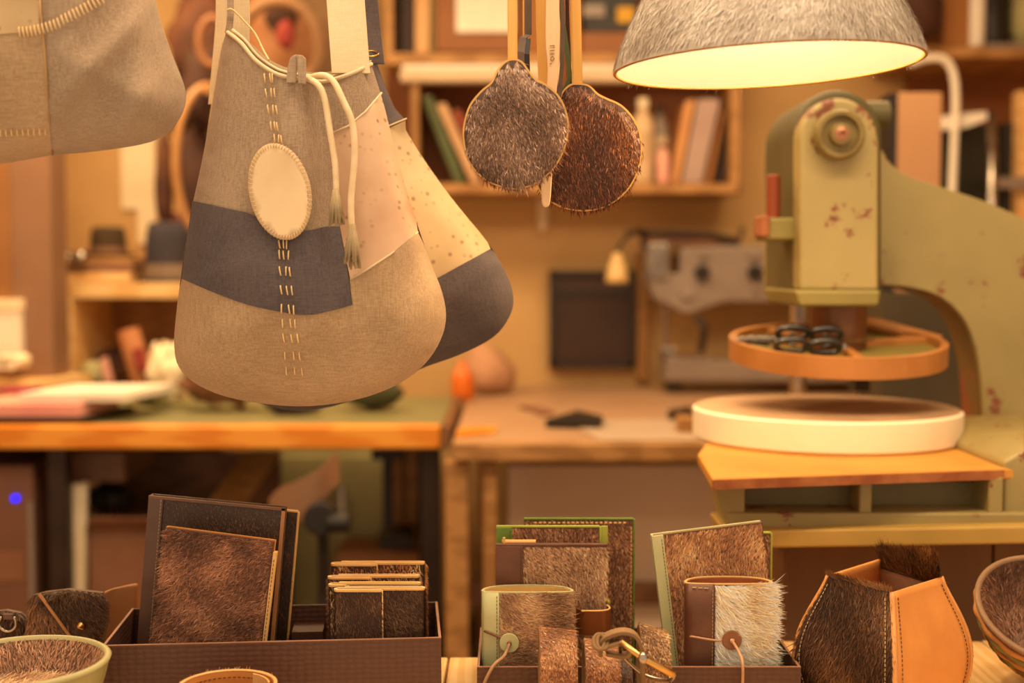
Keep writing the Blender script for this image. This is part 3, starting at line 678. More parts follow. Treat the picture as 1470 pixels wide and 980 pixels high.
part('joint_knob', cyl(at(486, 750, DCh+.1), .022, .05, 'x', 16), black_m, ch, bevel=.004)
part('back_post', tube(smoothpoly([at(462, 740, DCh+.14), at(464, 800, DCh+.16), at(462, 880, DCh+.16), at(440, 960, DCh+.05)], 5, False), .013, 8), black_m, ch, smooth=True)
zseat = .46
part('seat', lathe([(.001, -.03), (.19, -.03), (.21, -.01), (.2, .02), (.1, .03), (.001, .028)], (X(400, DCh), DCh-.05, zseat), 32), dkbrown_m, ch, smooth=True)
part('column', cyl((X(400, DCh), DCh-.05, .24), .025, .42), steel_m, ch)
for k in range(5):
    a = k*2*math.pi/5+.3; c0 = np.array([X(400, DCh), DCh-.05, .08]); e = c0+np.array([.26*math.cos(a), .26*math.sin(a), -.03])
    lg = part('base_leg', tube([c0, e], [.02, .014], 8), black_m, ch)
    part('castor', cyl(e+np.array([0, 0, -.025]), .025, .02, 'x', 12), black_m, lg)
# ------------------------------------------------------------------ cutting press
green_m = mat('press_green', '#9a8c56', '#ac9c62', 5, .42, .12, 60)
def chipped():
    m = bpy.data.materials.new('press_green_chipped'); m.use_nodes = True
    nt = m.node_tree; N = nt.nodes; L = nt.links; b = N['Principled BSDF']; b.inputs['Roughness'].default_value = .45
    tc = N.new('ShaderNodeTexCoord')
    n1 = N.new('ShaderNodeTexNoise'); n1.inputs['Scale'].default_value = 4; n1.inputs['Detail'].default_value = 5
    n2 = N.new('ShaderNodeTexNoise'); n2.inputs['Scale'].default_value = 17; n2.inputs['Detail'].default_value = 6; n2.inputs['Roughness'].default_value = .7
    for n in (n1, n2): L.new(tc.outputs['Object'], n.inputs[0])
    r1 = N.new('ShaderNodeValToRGB'); r1.color_ramp.elements[0].color = lin('#8c7c4a'); r1.color_ramp.elements[1].color = lin('#a89660'); r1.color_ramp.elements[0].position = .3; r1.color_ramp.elements[1].position = .7
    L.new(n1.outputs[0], r1.inputs[0])
    r2 = N.new('ShaderNodeValToRGB'); r2.color_ramp.elements[0].position = .585; r2.color_ramp.elements[1].position = .61
    r2.color_ramp.elements[0].color = (0,0,0,1); r2.color_ramp.elements[1].color = (1,1,1,1); L.new(n2.outputs[0], r2.inputs[0])
    mx = N.new('ShaderNodeMix'); mx.data_type = 'RGBA'; L.new(r2.outputs[0], mx.inputs[0]); L.new(r1.outputs[0], mx.inputs[6]); mx.inputs[7].default_value = lin('#7a4228')
    L.new(mx.outputs[2], b.inputs['Base Color'])
    bp = N.new('ShaderNodeBump'); bp.inputs['Strength'].default_value = .25; bp.inputs['Distance'].default_value = .002; bp.invert = True
    L.new(r2.outputs[0], bp.inputs['Height']); L.new(bp.outputs[0], b.inputs['Normal'])
    return m
chip_m = chipped()
rust_m = mat('rust_edge', '#8a4a26', '#a8683c', 30, .7, .3)
orange_plate = mat('press_orange_plate', '#d0943e', '#c48632', 8, .5, .1, 40)
ZPL = 1.018
pr = thing('cutting_press', 'old olive green cast iron leather cutting press with round pad', 'press', (X(1300, 2.2), 2.2, 0))
frame = smoothpoly([(1250, 200), (1266, 216), (1280, 236), (1305, 253), (1350, 268), (1400, 284), (1440, 300), (1475, 318), (1540, 360), (1585, 450)], 4, False)
frame += [np.array([1595, 640.]), np.array([1414, 640.])]
frame += smoothpoly([(1414, 640), (1410, 560), (1402, 505), (1384, 458), (1350, 426), (1305, 412), (1250, 408)], 5, False)
part('frame', prism([at(x, y, 2.22) for x, y in frame], (0, .11, 0)), chip_m, pr, bevel=.010, segs=3)
# inner rim of the throat
thr = smoothpoly([(1414, 640), (1410, 560), (1402, 505), (1384, 458), (1350, 426), (1305, 412), (1262, 408)], 5, False)
part('throat_face', ribbon([at(x, y, 2.22)+np.array([0, .057, 0]) for x, y in thr], (0, .09, 0), .005), mat('throat_olive', '#6a5428', '#86462a', 14, .6, .3, lo=.5, hi=.68), pr)
# head with round top
hd = [(1148, 418), (1148, 205)] + [(1204-56*math.cos(a), 196-56*math.sin(a)) for a in np.linspace(0.05, math.pi-.05, 16)] + [(1262, 205), (1262, 418)]
part('head', prism([at(x, y, 2.06) for x, y in hd], (0, .30, 0)), chip_m, pr, bevel=.008, segs=3)
hd2 = [(1139, 425), (1139, 200)] + [(1203-64*math.cos(a), 192-64*math.sin(a)) for a in np.linspace(0.05, math.pi-.05, 16)] + [(1267, 205), (1267, 425)]
part('head_casing', prism([at(x, y, 2.10) for x, y in hd2], (0, .24, 0)), mat('press_green_shaded', '#4e4626', '#5c522c', 8, .5), pr, bevel=.01)  # shading of the head's left side is put into this darker green
part('head_lip', pxprism([(1140, 416), (1266, 416), (1262, 440), (1148, 440)], 2.05, .26), mat('press_olive', '#80733c', '#8c7e44', 10, .5), pr, bevel=.006)
c = at(1203, 194, 2.05)
bs = part('boss', lathe([(.040, .0), (.040, .012), (.036, .018), (.030, .018), (.030, .010), (.018, .010), (.016, .022), (.008, .024), (.007, .016), (.0005, .016)], c, 40, False, False, Matrix.Rotation(math.pi/2, 4, 'X')), mat('boss_olive', '#857342', '#74602f', 30, .4, .1), pr, smooth=False)
part('boss_bolt', lathe([(.010, .012), (.011, .024), (.005, .026), (.004, .022), (.0005, .022)], c, 24, False, False, Matrix.Rotation(math.pi/2, 4, 'X')), mat('bolt_rose', '#b07a5c', '#a06a4c', 30, .35, metal=.5), bs)
part('top_cylinder', cyl(at(1255, 165, 2.25), .024, .05, 'x', 24), MATS['press_green_shaded'], pr, bevel=.004)
part('lever_pin', cyl(at(1110, 284, 2.12), .0115, .075, 'z', 20), mat('lever_red', '#7a3418', '#8c4020', 12, .5), pr, bevel=.003)
part('lever_block', pxbox(1094, 1142, 312, 345, 2.10, .08), mat('press_olive', '#80733c'), pr, bevel=.006)
part('lever_cap', pxbox(1090, 1104, 309, 340, 2.095, .06), rust_m, pr, bevel=.004)
# ram, tray
zt = Z(500, 2.15)
ram = (X(1203, 2.15), 2.15, (Z(438, 2.12)+zt)/2)
part('ram', cyl(ram, .046, Z(436, 2.12)-zt+.01, seg=32), mat('ram_steel', '#6e4830', '#7c5438', 20, .35, metal=.6), pr, bevel=.003)
RT = Matrix.Rotation(math.radians(6.5), 4, 'X'); tc_ = np.array([X(1201, 2.15), 2.15, zt])
rt = S(153, 2.15)
tr = part('swing_tray', lathe([(rt-.012, 0), (rt-.012, .016), (rt, .016), (rt, -.018), (rt-.012, -.018), (rt-.012, -.002), (.001, -.002), (.001, 0), (rt-.012, 0)], tc_, 64, R=RT), mat('tray_orange', '#b27840', '#a06830', 12, .5, .15, 50), pr)
part('tray_floor', lathe([(.001, .002), (rt-.013, .002)], tc_, 64, R=RT), mat('tray_olive', '#7d7034', '#8a7a3e', 12, .5), tr)
for a0 in (15, 60, 120, 165, 270):
    a = math.radians(a0); g = box((math.cos(a)*rt*.48, math.sin(a)*rt*.48, .007), (rt*.94, .016, .012), Matrix.Rotation(a, 4, 'Z'))
    part('tray_rib', xf(g, Matrix.Translation(Vector(tc_)) @ RT), MATS['tray_orange'], tr, bevel=.002)
part('tray_back_bar', tube([at(1244, 461, 2.28), at(1350, 490, 2.22)], .011, 10), MATS['tray_orange'], tr)
part('guide_column', cyl((X(1146, 2.5), 2.5, (1.06+1.26)/2+.0), .017, .24, seg=20), steel_m, pr)
part('guide_block', pxbox(1228, 1250, 535, 562, 2.48, .05), black_m, pr)
# pad
zp0, zp1 = ZPL+.001, Z(606, 1.92)
rp = .219; pc_ = np.array([X(1186, 2.14), 2.14, 0])
pad_m = mat('pad_cream', '#f4e2c0', '#faecd0', 5, .55, .1, 30)
pad = part('cutting_pad', lathe([(.001, zp0), (rp-.004, zp0), (rp, zp0+.004), (rp, zp1-.004), (rp-.004, zp1)], pc_, 96), pad_m, pr, smooth=False)
part('pad_surface', lathe([(rp-.004, zp1), (.001, zp1)], pc_, 96), mat('pad_top', '#a08060', '#c4a07a', 4, .6, .1, 40, lo=.42, hi=.62), pad)
# base
fl_, fr_ = atz(1022, 686, ZPL), atz(1600, 668, ZPL)
plate = [fl_, atz(1440, 672, ZPL), fr_, np.array([fr_[0]+.05, 2.5, ZPL]), np.array([X(1040, 2.4), 2.4, ZPL]), np.array([X(1003, 1.95), 1.95, ZPL])]
part('base_plate', prism([p for p in plate], (0, 0, -.016)), orange_plate, pr, bevel=.003)
front = [fl_+np.array([0, -.001, -.002]), atz(1440, 672, ZPL)+np.array([0, -.001, -.002])]
part('plate_edge', prism([front[0], front[1], front[1]-np.array([0, 0, .013]), front[0]-np.array([0, 0, .013])], (0, -.004, 0)), rust_m, pr)
DB = 1.80
_z0, _z1 = Z(762, DB+.06), Z(692, DB+.06)
part('base_body', prism([np.array([X(1052, DB+.06), DB+.06, _z0]), np.array([1.0, DB+.06, _z0]), np.array([1.0, 2.4, _z0]), np.array([X(1052, DB+.06)+.14, 2.4, _z0])], (0, 0, _z1-_z0)), mat('press_recess', '#857a50', '#786c46', 6, .5), pr)
rib_l = [(1024, 692), (1070, 690), (1070, 762), (1046, 762)]
part('base_rib', pxprism(rib_l, DB, .08), chip_m, pr, bevel=.004)
for a, b in ((1237, 1256), (1424, 1446)):
    part('base_rib', pxbox(a, b, 684, 762, DB, .08), chip_m, pr, bevel=.004)
part('lower_rail', pxbox(1046, 1640, 736, 762, DB-.005, .10), chip_m, pr, bevel=.004)
part('bottom_ledge', pxprism([(1040, 762), (1640, 752), (1640, 778), (1046, 788)], DB-.03, .14), mat('ledge_ochre', '#a88a44', '#b8964c', 8, .5, .1, 40), pr, bevel=.004)
part('column_foot', pxprism([(1440, 662), (1475, 645), (1620, 640), (1620, 752), (1440, 758)], DB+.01, .4), chip_m, pr, bevel=.006)
zst = Z(788, DB-.03)
st = thing('press_stand', 'dark wooden cabinet stand under the green press', 'cabinet', (X(1350, 2.0), 2.0, 0))
part('carcass', box((X(1370, 2.1), 2.20, (zst-.003)/2), (.62, .55, zst-.003)), mat('stand_brown', '#6e4a28', '#7a5430', 3, .6, stretch=(4, 1, .4)), st, bevel=.004)
for k in range(4):
    x0 = X(1370, 2.1)-.31+.155*k
    part('plank', box((x0+.0775, 1.918, (zst-.01)/2), (.152, .012, zst-.012)), MATS['stand_brown'], st, bevel=.002)
# scissors on the tray
def scissors(label, px, py, flip):
    c = at(px, py, 2.06); t = thing('scissors', label, 'scissors', c, 'scissors on the press tray')
    for k, (dx, dy) in enumerate(((0, -9), (-2, 9))):
        ctr = at(px+dx, py+dy, 2.05+(.02 if k == 0 else -.01))
        path = [ctr+np.array([math.copysign(abs(math.cos(a))**.7, math.cos(a))*.0245, -.006*math.sin(a), .0098*math.sin(a)]) for a in np.linspace(0, 2*math.pi, 28, endpoint=False)]
        lp = part('handle_loop', tube(path, .0050, 8, True), mat('scissor_black', '#17110d', '#201812', 20, .22, spec=.8), t, smooth=True)
    s = -1 if flip else 1
    piv = at(px+s*20, py+1, 2.08)
    for k in (-1, 1):
        a = piv; b = piv+np.array([s*.07, .05, .002*k])
        part('blade', prism([a+np.array([0, 0, .004*k]), b, a+np.array([0, 0, -.002*k])], (0, .003, .001)), steel_m, t)
        part('shank', tube([at(px-s*4, py-9*k, 2.05), piv, piv+np.array([s*.01, .01, -.002*k])], .0022, 8), MATS['scissor_black'], t, smooth=True)
    part('pivot_screw', cyl(at(px+s*24, py+8, 2.05), .005, .008, 'y', 16), steel_m, t)
scissors('left pair of black handled scissors on the press tray', 1138, 487, True)
scissors('right pair of black handled scissors on the press tray', 1186, 489, False)
blt = thing('pliers', 'dark pliers lying at the left rim of the press tray', 'pliers', at(1090, 492, 2.1))
part('jaw', tube([at(1060, 492, 2.12), at(1078, 487, 2.13), at(1100, 489, 2.13), at(1116, 484, 2.12)], [.004, .008, .009, .005], 8), MATS['scissor_black'], blt, smooth=True)
part('rivet', cyl(at(1083, 486, 2.115), .006, .01, 'y', 12), MATS['boss_olive'], blt)

# ------------------------------------------------------------------ lamp
lc = at(1101, 96, 1.50); lr = S(218, 1.5)
RL = Matrix.Rotation(math.radians(-2.2), 4, 'Y')
lamp = thing('pendant_lamp', 'pendant lamp with grey cowhide shade glowing warm inside', 'lamp', lc)
prof = [(lr, 0), (lr*.982, .012), (lr*.945, .03), (lr*.88, .055), (lr*.80, .082), (lr*.70, .112), (lr*.58, .142), (lr*.44, .168), (lr*.30, .186), (lr*.16, .196)]
shade_m = mat('shade_hide', '#a89888', '#c0b2a2', 30, .8)
g_out = lathe(prof, lc, 96, R=RL)
shd = part('shade', g_out, shade_m, lamp, smooth=True)
inn = [(r-.005, z+.001) for r, z in prof]
part('shade_lining', lathe(inn, lc, 96, R=RL), mat('lining_cream', '#746c62', '#7a7268', 6, .7), lamp, smooth=True)
part('shade_rim', lathe([(lr, 0), (lr-.0025, -.0015), (lr-.005, .001), (lr-.0025, .003), (lr, 0)], lc, 96, R=RL), mat('rim_tan', '#a8763c', '#9a6a34', 30, .6), lamp, smooth=True)
ax = np.array(lc)
def lamp_lay(P, N):
    d = P-ax; d[:, 2] = 0; d /= np.linalg.norm(d, axis=1)[:, None]
    return d*.6+np.array([-.25, 0, -1.0])
V_, F_ = g_out; sel = [f for f in F_ if V_[list(f)].mean(0)[2] < lc[2]+.165]
prof_f = [(lr*.988, .0085), (lr*.965, .02)]+prof[2:-1]; V_, sel = lathe(prof_f, lc, 96, R=RL)
fur('shade_fur', (V_, sel), 46000, .010, .0010, lamp_lay, .09, ['#8a7b6e', '#b3a596', '#d3c8ba', '#eae2d6'], lamp, bright=.92, swl=.4, ref=lc+np.array([0, 0, .05]), out=True, nscale=16, jit=.2)
zc_ = lc[2]+.196
part('socket', cyl((lc[0], lc[1], (zc_+.01+lc[2]+.122)/2), .020, zc_+.01-lc[2]-.122, seg=24), black_m, lamp)
part('bulb', lathe([(.001, -.062), (.018, -.057), (.03, -.04), (.033, -.022), (.028, -.002), (.015, .02), (.013, .034)], (lc[0], lc[1], lc[2]+.095), 24), mat('bulb_glow', '#fff0d0', None, 5, .4, emit=(1.0, .68, .34, 1), estr=190), lamp, smooth=True)
part('cord', tube([(lc[0], lc[1], zc_), (lc[0], lc[1], 2.6)], .004, 8), black_m, lamp)
part('ceiling_rose', cyl((lc[0], lc[1], 2.59), .05, .03), white_m, lamp)

# ------------------------------------------------------------------ hanging rail
ZR = 1.98
rail = thing('hanging_rail', 'wooden rail above the window display from which bags hang', 'rail', (-.4, 1.52, ZR))
part('rod', cyl((-.45, 1.52, ZR), .014, 1.5, 'x', 20), wood_mid, rail)
for sx in (-1.1, .2): part('hanger_wire', tube([(sx, 1.52, ZR), (sx, 1.52, 2.6)], .003, 6), darkmetal_m, rail)

# ------------------------------------------------------------------ bags
linen_grey = mat('linen_grey', '#88725c', '#aa9278', 12, .92, .25, kind='weave', sheen=.15)
linen_tan = mat('linen_tan', '#9a7e5e', '#bc9c78', 12, .92, .25, kind='weave', sheen=.15)
linen_navy = mat('linen_navy', '#4b4143', '#615554', 12, .92, .25, kind='weave', sheen=.1)
canvas_cream = mat('canvas_cream', '#c9b28e', '#d6c09c', 20, .9, .2, kind='weave')
def stained():
    m = mat('leather_peach', '#d8b08c', '#e6c6a4', 9, .55, .12, 40)
    return m
peach_m = stained()
def spotted(nm='leather_cream_spotted', a='#b4966c', b2='#cbb48c', sc=80):
    m = bpy.data.materials.new(nm); m.use_nodes = True
    nt = m.node_tree; N = nt.nodes; L = nt.links; b = N['Principled BSDF']; b.inputs['Roughness'].default_value = .55
    tc = N.new('ShaderNodeTexCoord')
    n1 = N.new('ShaderNodeTexNoise'); n1.inputs['Scale'].default_value = 7; n1.inputs['Detail'].default_value = 4
    n2 = N.new('ShaderNodeTexVoronoi'); n2.inputs['Scale'].default_value = sc
    n3 = N.new('ShaderNodeTexNoise'); n3.inputs['Scale'].default_value = 16; n3.inputs['Detail'].default_value = 3
    for n in (n1, n2, n3): L.new(tc.outputs['Object'], n.inputs[0])
    r1 = N.new('ShaderNodeValToRGB'); r1.color_ramp.elements[0].position = .35; r1.color_ramp.elements[1].position = .65
    r1.color_ramp.elements[0].color = lin(a); r1.color_ramp.elements[1].color = lin(b2); L.new(n1.outputs[0], r1.inputs[0])
    r2 = N.new('ShaderNodeValToRGB'); r2.color_ramp.elements[0].position = .12; r2.color_ramp.elements[1].position = .30
    r2.color_ramp.elements[0].color = (1,1,1,1); r2.color_ramp.elements[1].color = (0,0,0,1); L.new(n2.outputs['Distance'], r2.inputs[0])
    r3 = N.new('ShaderNodeValToRGB'); r3.color_ramp.elements[0].position = .42; r3.color_ramp.elements[1].position = .5; L.new(n3.outputs[0], r3.inputs[0])
    mu = N.new('ShaderNodeMath'); mu.operation = 'MULTIPLY'; L.new(r2.outputs[0], mu.inputs[0]); L.new(r3.outputs[0], mu.inputs[1])
    mu2 = N.new('ShaderNodeMath'); mu2.operation = 'MULTIPLY'; L.new(mu.outputs[0], mu2.inputs[0]); mu2.inputs[1].default_value = .7
    mx = N.new('ShaderNodeMix'); mx.data_type = 'RGBA'; L.new(mu2.outputs[0], mx.inputs[0]); L.new(r1.outputs[0], mx.inputs[6]); mx.inputs[7].default_value = lin('#7a5430')
    L.new(mx.outputs[2], b.inputs['Base Color'])
    return m
cream_leather = spotted(); peach_m = spotted('leather_peach_spotted', '#b08262', '#d2b290', 95)
thread_m = mat('thread_cream', '#d8b47c', '#e2c08a', 40, .7)
def bag_depth(seam, D, T, d0, amp=.006, seed=0, fq=9, fold=None):
    seam = [tuple(p) for p in seam]
    def fn(P, off=0., back=False):
        P = np.asarray(P, float)
        d = np.clip(segdist(P, seam, False)/d0, 0, 1)
        pr_ = np.sqrt(1-(1-d)**2)
        out = []
        for (x, y), q in zip(P, pr_):
            wr_ = amp*q*mnoise.noise(Vector((x/FPX*fq, y/FPX*fq*.8, seed)))+amp*.4*q*mnoise.noise(Vector((x/FPX*fq*2.7, y/FPX*fq*1.6, seed+5)))
            wr_ += amp*.45*min(1, q*1.6)*max(0, 1-2.2*abs(mnoise.noise(Vector(((x+.7*y)/FPX*fq*1.5, (y-.7*x)/FPX*fq*.5, seed+11)))))**2
            f = fold(x, y)*q if fold else 0
            yy = D+(T*q+wr_ if back else -(T*q+wr_+f))-off
            out.append(at(x, y, yy))
        return np.array(out)
    return fn
def panel(name, poly, fn, off, m, parent, sp=14, solid=0, back=False, label=None):
    p2, tri = sheet([tuple(p) for p in poly], sp)
    return part(name, (fn(p2, off, back), tri), m, parent, smooth=True, solid=solid, label=label)
stitch_src = {}
def stitch(parent, p, tilt, ln, m=None, r=.0008):
    m = m or thread_m; key = (round(ln, 4), m.name)
    if key not in stitch_src:
        g = tube([(0, .0008, -ln/2), (0, -.0006, -ln/2*.8), (0, -.0009, 0), (0, -.0006, ln/2*.8), (0, .0008, ln/2)], r, 6)
        o = part('stitch', (g[0]+ORG[parent], g[1]), m, parent, smooth=True)
        stitch_src[key] = o
        o.location = (np.array(p)-ORG[parent]).tolist(); o.rotation_euler = (0, tilt, 0)
        return o
    return inst(stitch_src[key], parent, p, Matrix.Rotation(tilt, 4, 'Y'))

# --- main patchwork bag
DM = 1.50
seamL = smoothpoly([(325, 45), (317, 75), (305, 150), (290, 230), (273, 310), (262, 380), (253, 450), (250, 495), (257, 527), (285, 553), (340, 573), (425, 583), (500, 576), (560, 557), (602, 530), (628, 497), (640, 460), (635, 420), (615, 368), (592, 300), (570, 225), (551, 150), (533, 92)], 4, False)
topE = smoothpoly([(533, 92), (508, 104), (482, 113), (462, 117), (440, 114), (415, 111), (392, 104), (366, 86), (346, 62), (325, 45)], 4, False)
sil = seamL + topE[1:-1]
def mfold(x, y):      # soft crease where the cords hang
    return -.018*math.exp(-((x-(462+(y-120)*.11))/26)**2)*min(1, max(0, (470-y)/160))
fm = bag_depth(seamL, DM, .056, 170, .011, 1.3, 9, mfold)
bag = thing('patchwork_bag', 'grey linen patchwork bag with navy band and pale oval leather patch', 'bag', at(440, 583, DM))
_ls = [tuple(p) for p in seamL if p[1] < 292 and p[0] < 450]; _rs = [tuple(p) for p in seamL if p[1] < 136 and p[0] > 450]
grey_up = _ls+[tuple(p) for p in smoothpoly([(274, 292), (330, 305), (362, 313), (400, 335), (440, 336), (468, 330), (489, 329)], 4, False)][1:]+[(488, 270), (483, 225), (478, 196), (502, 184), (527, 163)]+_rs+[tuple(p) for p in topE[1:-1]]
panel('front_panel', grey_up, fm, 0, linen_grey, bag, 12)
panel('back_panel', seamL+smoothpoly([(533, 86), (500, 98), (455, 104), (415, 98), (385, 84), (360, 62), (325, 40)], 4, False), fm, 0, canvas_cream, bag, 16, back=True)
navy = [tuple(p) for p in smoothpoly([(276, 288), (330, 300), (362, 308), (400, 330), (440, 331), (468, 325), (487, 325)], 4, False)] + [(497, 378), (506, 437)] + [tuple(p) for p in smoothpoly([(506, 437), (475, 446), (440, 452), (400, 447), (355, 437), (310, 421), (261, 400)], 4, False)][1:] + [(268, 345)]
low = [tuple(p) for p in smoothpoly([(261, 400), (310, 421), (355, 437), (400, 447), (440, 452), (475, 446), (506, 437)], 4, False)]+[(502, 402)]+[tuple(p) for p in smoothpoly([(502, 402), (530, 385), (562, 364), (600, 333)], 4, False)][1:]
right_seam = [tuple(p) for p in seamL if p[1] > 337 and p[0] > 450][::-1]
left_seam = [tuple(p) for p in seamL if p[1] > 402 and p[0] <= 450][::-1]
low = low+right_seam+left_seam
panel('lower_panel', low, fm, .0010, linen_tan, bag, 13)
rs_up = [tuple(p) for p in seamL if 132 < p[1] < 335 and p[0] > 450]
peach = [(474, 192), (500, 181), (525, 160), (547, 134)]+rs_up[::-1][0:0]+sorted(rs_up, key=lambda q: q[1])+[(600, 333), (562, 364), (530, 385), (503, 401), (497, 372), (488, 325), (484, 270), (479, 225)]
panel('peach_leather_panel', peach, fm, .0012, peach_m, bag, 13, label='blotchy pale peach leather panel')
panel('navy_band', navy, fm, .0020, linen_navy, bag, 13, label='navy linen band')
ov = [(402+44*math.cos(a)*math.cos(-.2)-70*math.sin(a)*math.sin(-.2), 275+43*math.cos(a)*math.sin(-.2)+70*math.sin(a)*math.cos(-.2)) for a in np.linspace(0, 2*math.pi, 48, endpoint=False)]
panel('oval_patch', ov, fm, .0070, mat('leather_oval', '#d2b48a', '#e2c8a0', 9, .5, .1, 60), bag, 11, solid=.003, label='pale oval leather patch')
for k in range(0, 64):
    a = 2*math.pi*k/64
    x, y = 402+41.5*math.cos(a)*math.cos(-.2)-67.5*math.sin(a)*math.sin(-.2), 275+41*math.cos(a)*math.sin(-.2)+67.5*math.sin(a)*math.cos(-.2)
    p = fm([(x, y)], .0090)[0]; stitch(bag, p, math.atan2(math.cos(a), -math.sin(a)), S(6, DM), mat('thread_oval', '#cdab7e', None, 5, .7), .0005)
def edge_tube(poly, fn, off, r, seg=6): return tube(fn([tuple(p) for p in poly], off), r, seg)
part('seam_piping', edge_tube([(474, 192), (500, 181), (525, 160), (548, 133)], fm, .002, .0013), canvas_cream, bag, smooth=True)
part('seam_piping', edge_tube([(503, 401), (530, 385), (562, 364), (600, 333)], fm, .002, .0012), canvas_cream, bag, smooth=True)
part('top_binding', edge_tube(topE, fm, 0, .0024, 8), canvas_cream, bag, smooth=True)
part('inner_binding', edge_tube([(p[0]+4, p[1]-5) for p in topE[2:-1]], lambda P, o: np.array([at(x, y, DM-.015) for x, y in P]), 0, .0022, 8), canvas_cream, bag, smooth=True)
upper = [(380, 112), (388, 112), (391, 112), (382, 134), (389.5, 133), (394, 133), (385, 157), (392, 157), (397, 158), (389, 181), (394.5, 181), (398, 182), (394, 199), (400, 200), (404, 201)]
lower = [(401, 350), (407, 350), (411.5, 351), (401, 365), (407, 366), (414, 366), (402, 389), (410.5, 389), (416, 390), (403.5, 416), (412, 417), (419, 417), (404, 443), (415, 444), (421.5, 445), (405.5, 464), (417, 464), (423.5, 465), (407, 485), (418.6, 486), (427.5, 486), (409, 510), (421.5, 510), (430, 511), (411, 532), (423, 532), (433.5, 533)]
for x, y in upper+lower:
    stitch(bag, fm([(x, y)], .0032 if y < 452 else .0020)[0], random.uniform(-.2, .05), S(12, DM))
# loop tab at the top
tabg = join(pxprism([(411, 119), (412, 100), (416, 83), (423, 78), (427, 84), (425, 119)], DM-.05, .003), pxprism([(428, 120), (426, 84), (423, 78), (434, 79), (439, 84), (439, 121)], DM-.053, .003))
part('loop_tab', tabg, linen_grey, bag, bevel=.001)
def strap(pts, wpx, D, m, name='strap'):
    P = [at(x, y, d) for x, y, d in pts]
    return ribbon(smoothpoly(P, 5, False), (S(wpx, D), 0, 0), .003)
part('strap', strap([(504, 106, DM-.02), (499, 40, DM-.01), (494, -40, DM), (488, -220, DM+.01), (482, -430, DM+.005)], 54, DM, canvas_cream), canvas_cream, bag, bevel=.001)
part('strap', strap([(340, 84, DM+.03), (342, 40, DM+.03), (346, -40, DM+.03), (390, -220, DM+.03), (440, -430, DM+.045)], 34, DM, canvas_cream), canvas_cream, bag, bevel=.001)
part('side_tab', strap([(328, 46, DM-.006), (331, 20, DM-.006), (332, -60, DM-.0), (350, -200, DM)], 9, DM, linen_grey), linen_grey, bag)
part('hang_string', tube(smoothpoly([at(326, 15, DM-.01), at(334, 14, DM-.012), at(352, 32, DM-.008), at(366, 48, DM-.01), at(378, 72, DM-.02), at(386, 86, DM-.03)], 5, False), .0012, 6), thread_m, bag, smooth=True)
def cord(pts, tassel):
    P = [at(x, y, d) for x, y, d in pts]
    o = part('cord', tube(smoothpoly(P, 6, False), .0036, 8), mat('cord_cream', '#d8bd94', '#e4cba4', 60, .85), bag, smooth=True)
    tx, ty, td, ln = tassel
    for k in range(14):
        a = k*2.4; r = S(5*math.sqrt(k/14), 1.5)
        e = at(tx+math.cos(a)*13*math.sqrt(k/14)+random.uniform(-2, 2), ty+ln*random.uniform(.8, 1.05), td+.006*math.sin(a))
        part('tassel_strand', tube([at(tx, ty, td)+np.array([r*math.cos(a)*.4, r*math.sin(a)*.4, 0]), (at(tx+math.cos(a)*7, ty+ln*.5, td+.004*math.sin(a))), e], [.0022, .0026, .0012], 5), mat('tassel_grey', '#94805f', '#a8926f', 60, .85), o, smooth=True)
cord([(440, 112, 1.458), (456, 121, 1.448), (466, 142, 1.446), (474, 190, 1.445), (481, 235, 1.444), (483, 275, 1.444)], (482, 272, 1.442, 52))
cord([(444, 112, 1.47), (462, 108, 1.455), (478, 116, 1.446), (493, 145, 1.440), (506, 178, 1.438), (509, 225, 1.438), (504, 285, 1.438), (505, 325, 1.438)], (506, 322, 1.436, 62))

# --- second bag behind
D2b = 1.665
seam2 = smoothpoly([(318, 60), (300, 170), (285, 300), (275, 440), (290, 530), (350, 570), (430, 590), (520, 570), (600, 531), (660, 509), (708, 484), (731, 455), (737, 428), (728, 396), (700, 348), (645, 280), (592, 203), (560, 140), (537, 78)], 4, False)
f2 = bag_depth(seam2, D2b, .045, 130, .014, 7.7, 10)
bag2 = thing('second_bag', 'cream leather and navy linen bag hanging behind the grey patchwork bag', 'bag', at(450, 588, D2b))
_r = [tuple(p) for p in seam2 if 172 < p[1] < 356 and p[0] > 450]
panel('front_panel', [(704, 357), (628, 400), (560, 434), (450, 484), (330, 524)]+[tuple(p) for p in seam2 if p[1] < 500 and p[0] < 400][::-1]+[(400, 130), (488, 130), (488, 204), (530, 194), (560, 183), (582, 173)]+_r[::-1], f2, 0, cream_leather, bag2, 14)
panel('back_panel', list(seam2)+[(480, 130), (400, 130)], f2, 0, linen_navy, bag2, 20, back=True)
s2 = [tuple(p) for p in seam2]
bot2 = [(330, 520), (450, 480), (560, 430), (628, 399), (704, 357)]+[p for p in s2 if p[1] > 360 and p[0] > 300][::-1]
panel('navy_bottom', bot2, f2, .0014, linen_navy, bag2, 12, label='navy linen bottom panel')
top2 = [(480, 200), (530, 190), (560, 179), (587, 167)]+[p for p in s2 if p[1] < 190 and p[0] > 450]+[(480, 90)]
top2 = [(490, 200), (530, 190), (560, 179), (580, 170)]+[p for p in s2 if p[1] < 168 and p[0] > 450]+[(510, 100), (490, 130)]
panel('navy_top', top2, f2, .0014, linen_navy, bag2, 12, label='navy linen top panel')
part('seam_piping', edge_tube([(530, 190), (560, 180), (584, 170)], f2, .003, .0012), canvas_cream, bag2, smooth=True)
part('strap', strap([(532, 92, D2b-.01), (524, 20, D2b), (520, -40, D2b), (515, -200, D2b-.02), (510, -430, D2b-.06)], 40, D2b, linen_navy), linen_navy, bag2, bevel=.001)
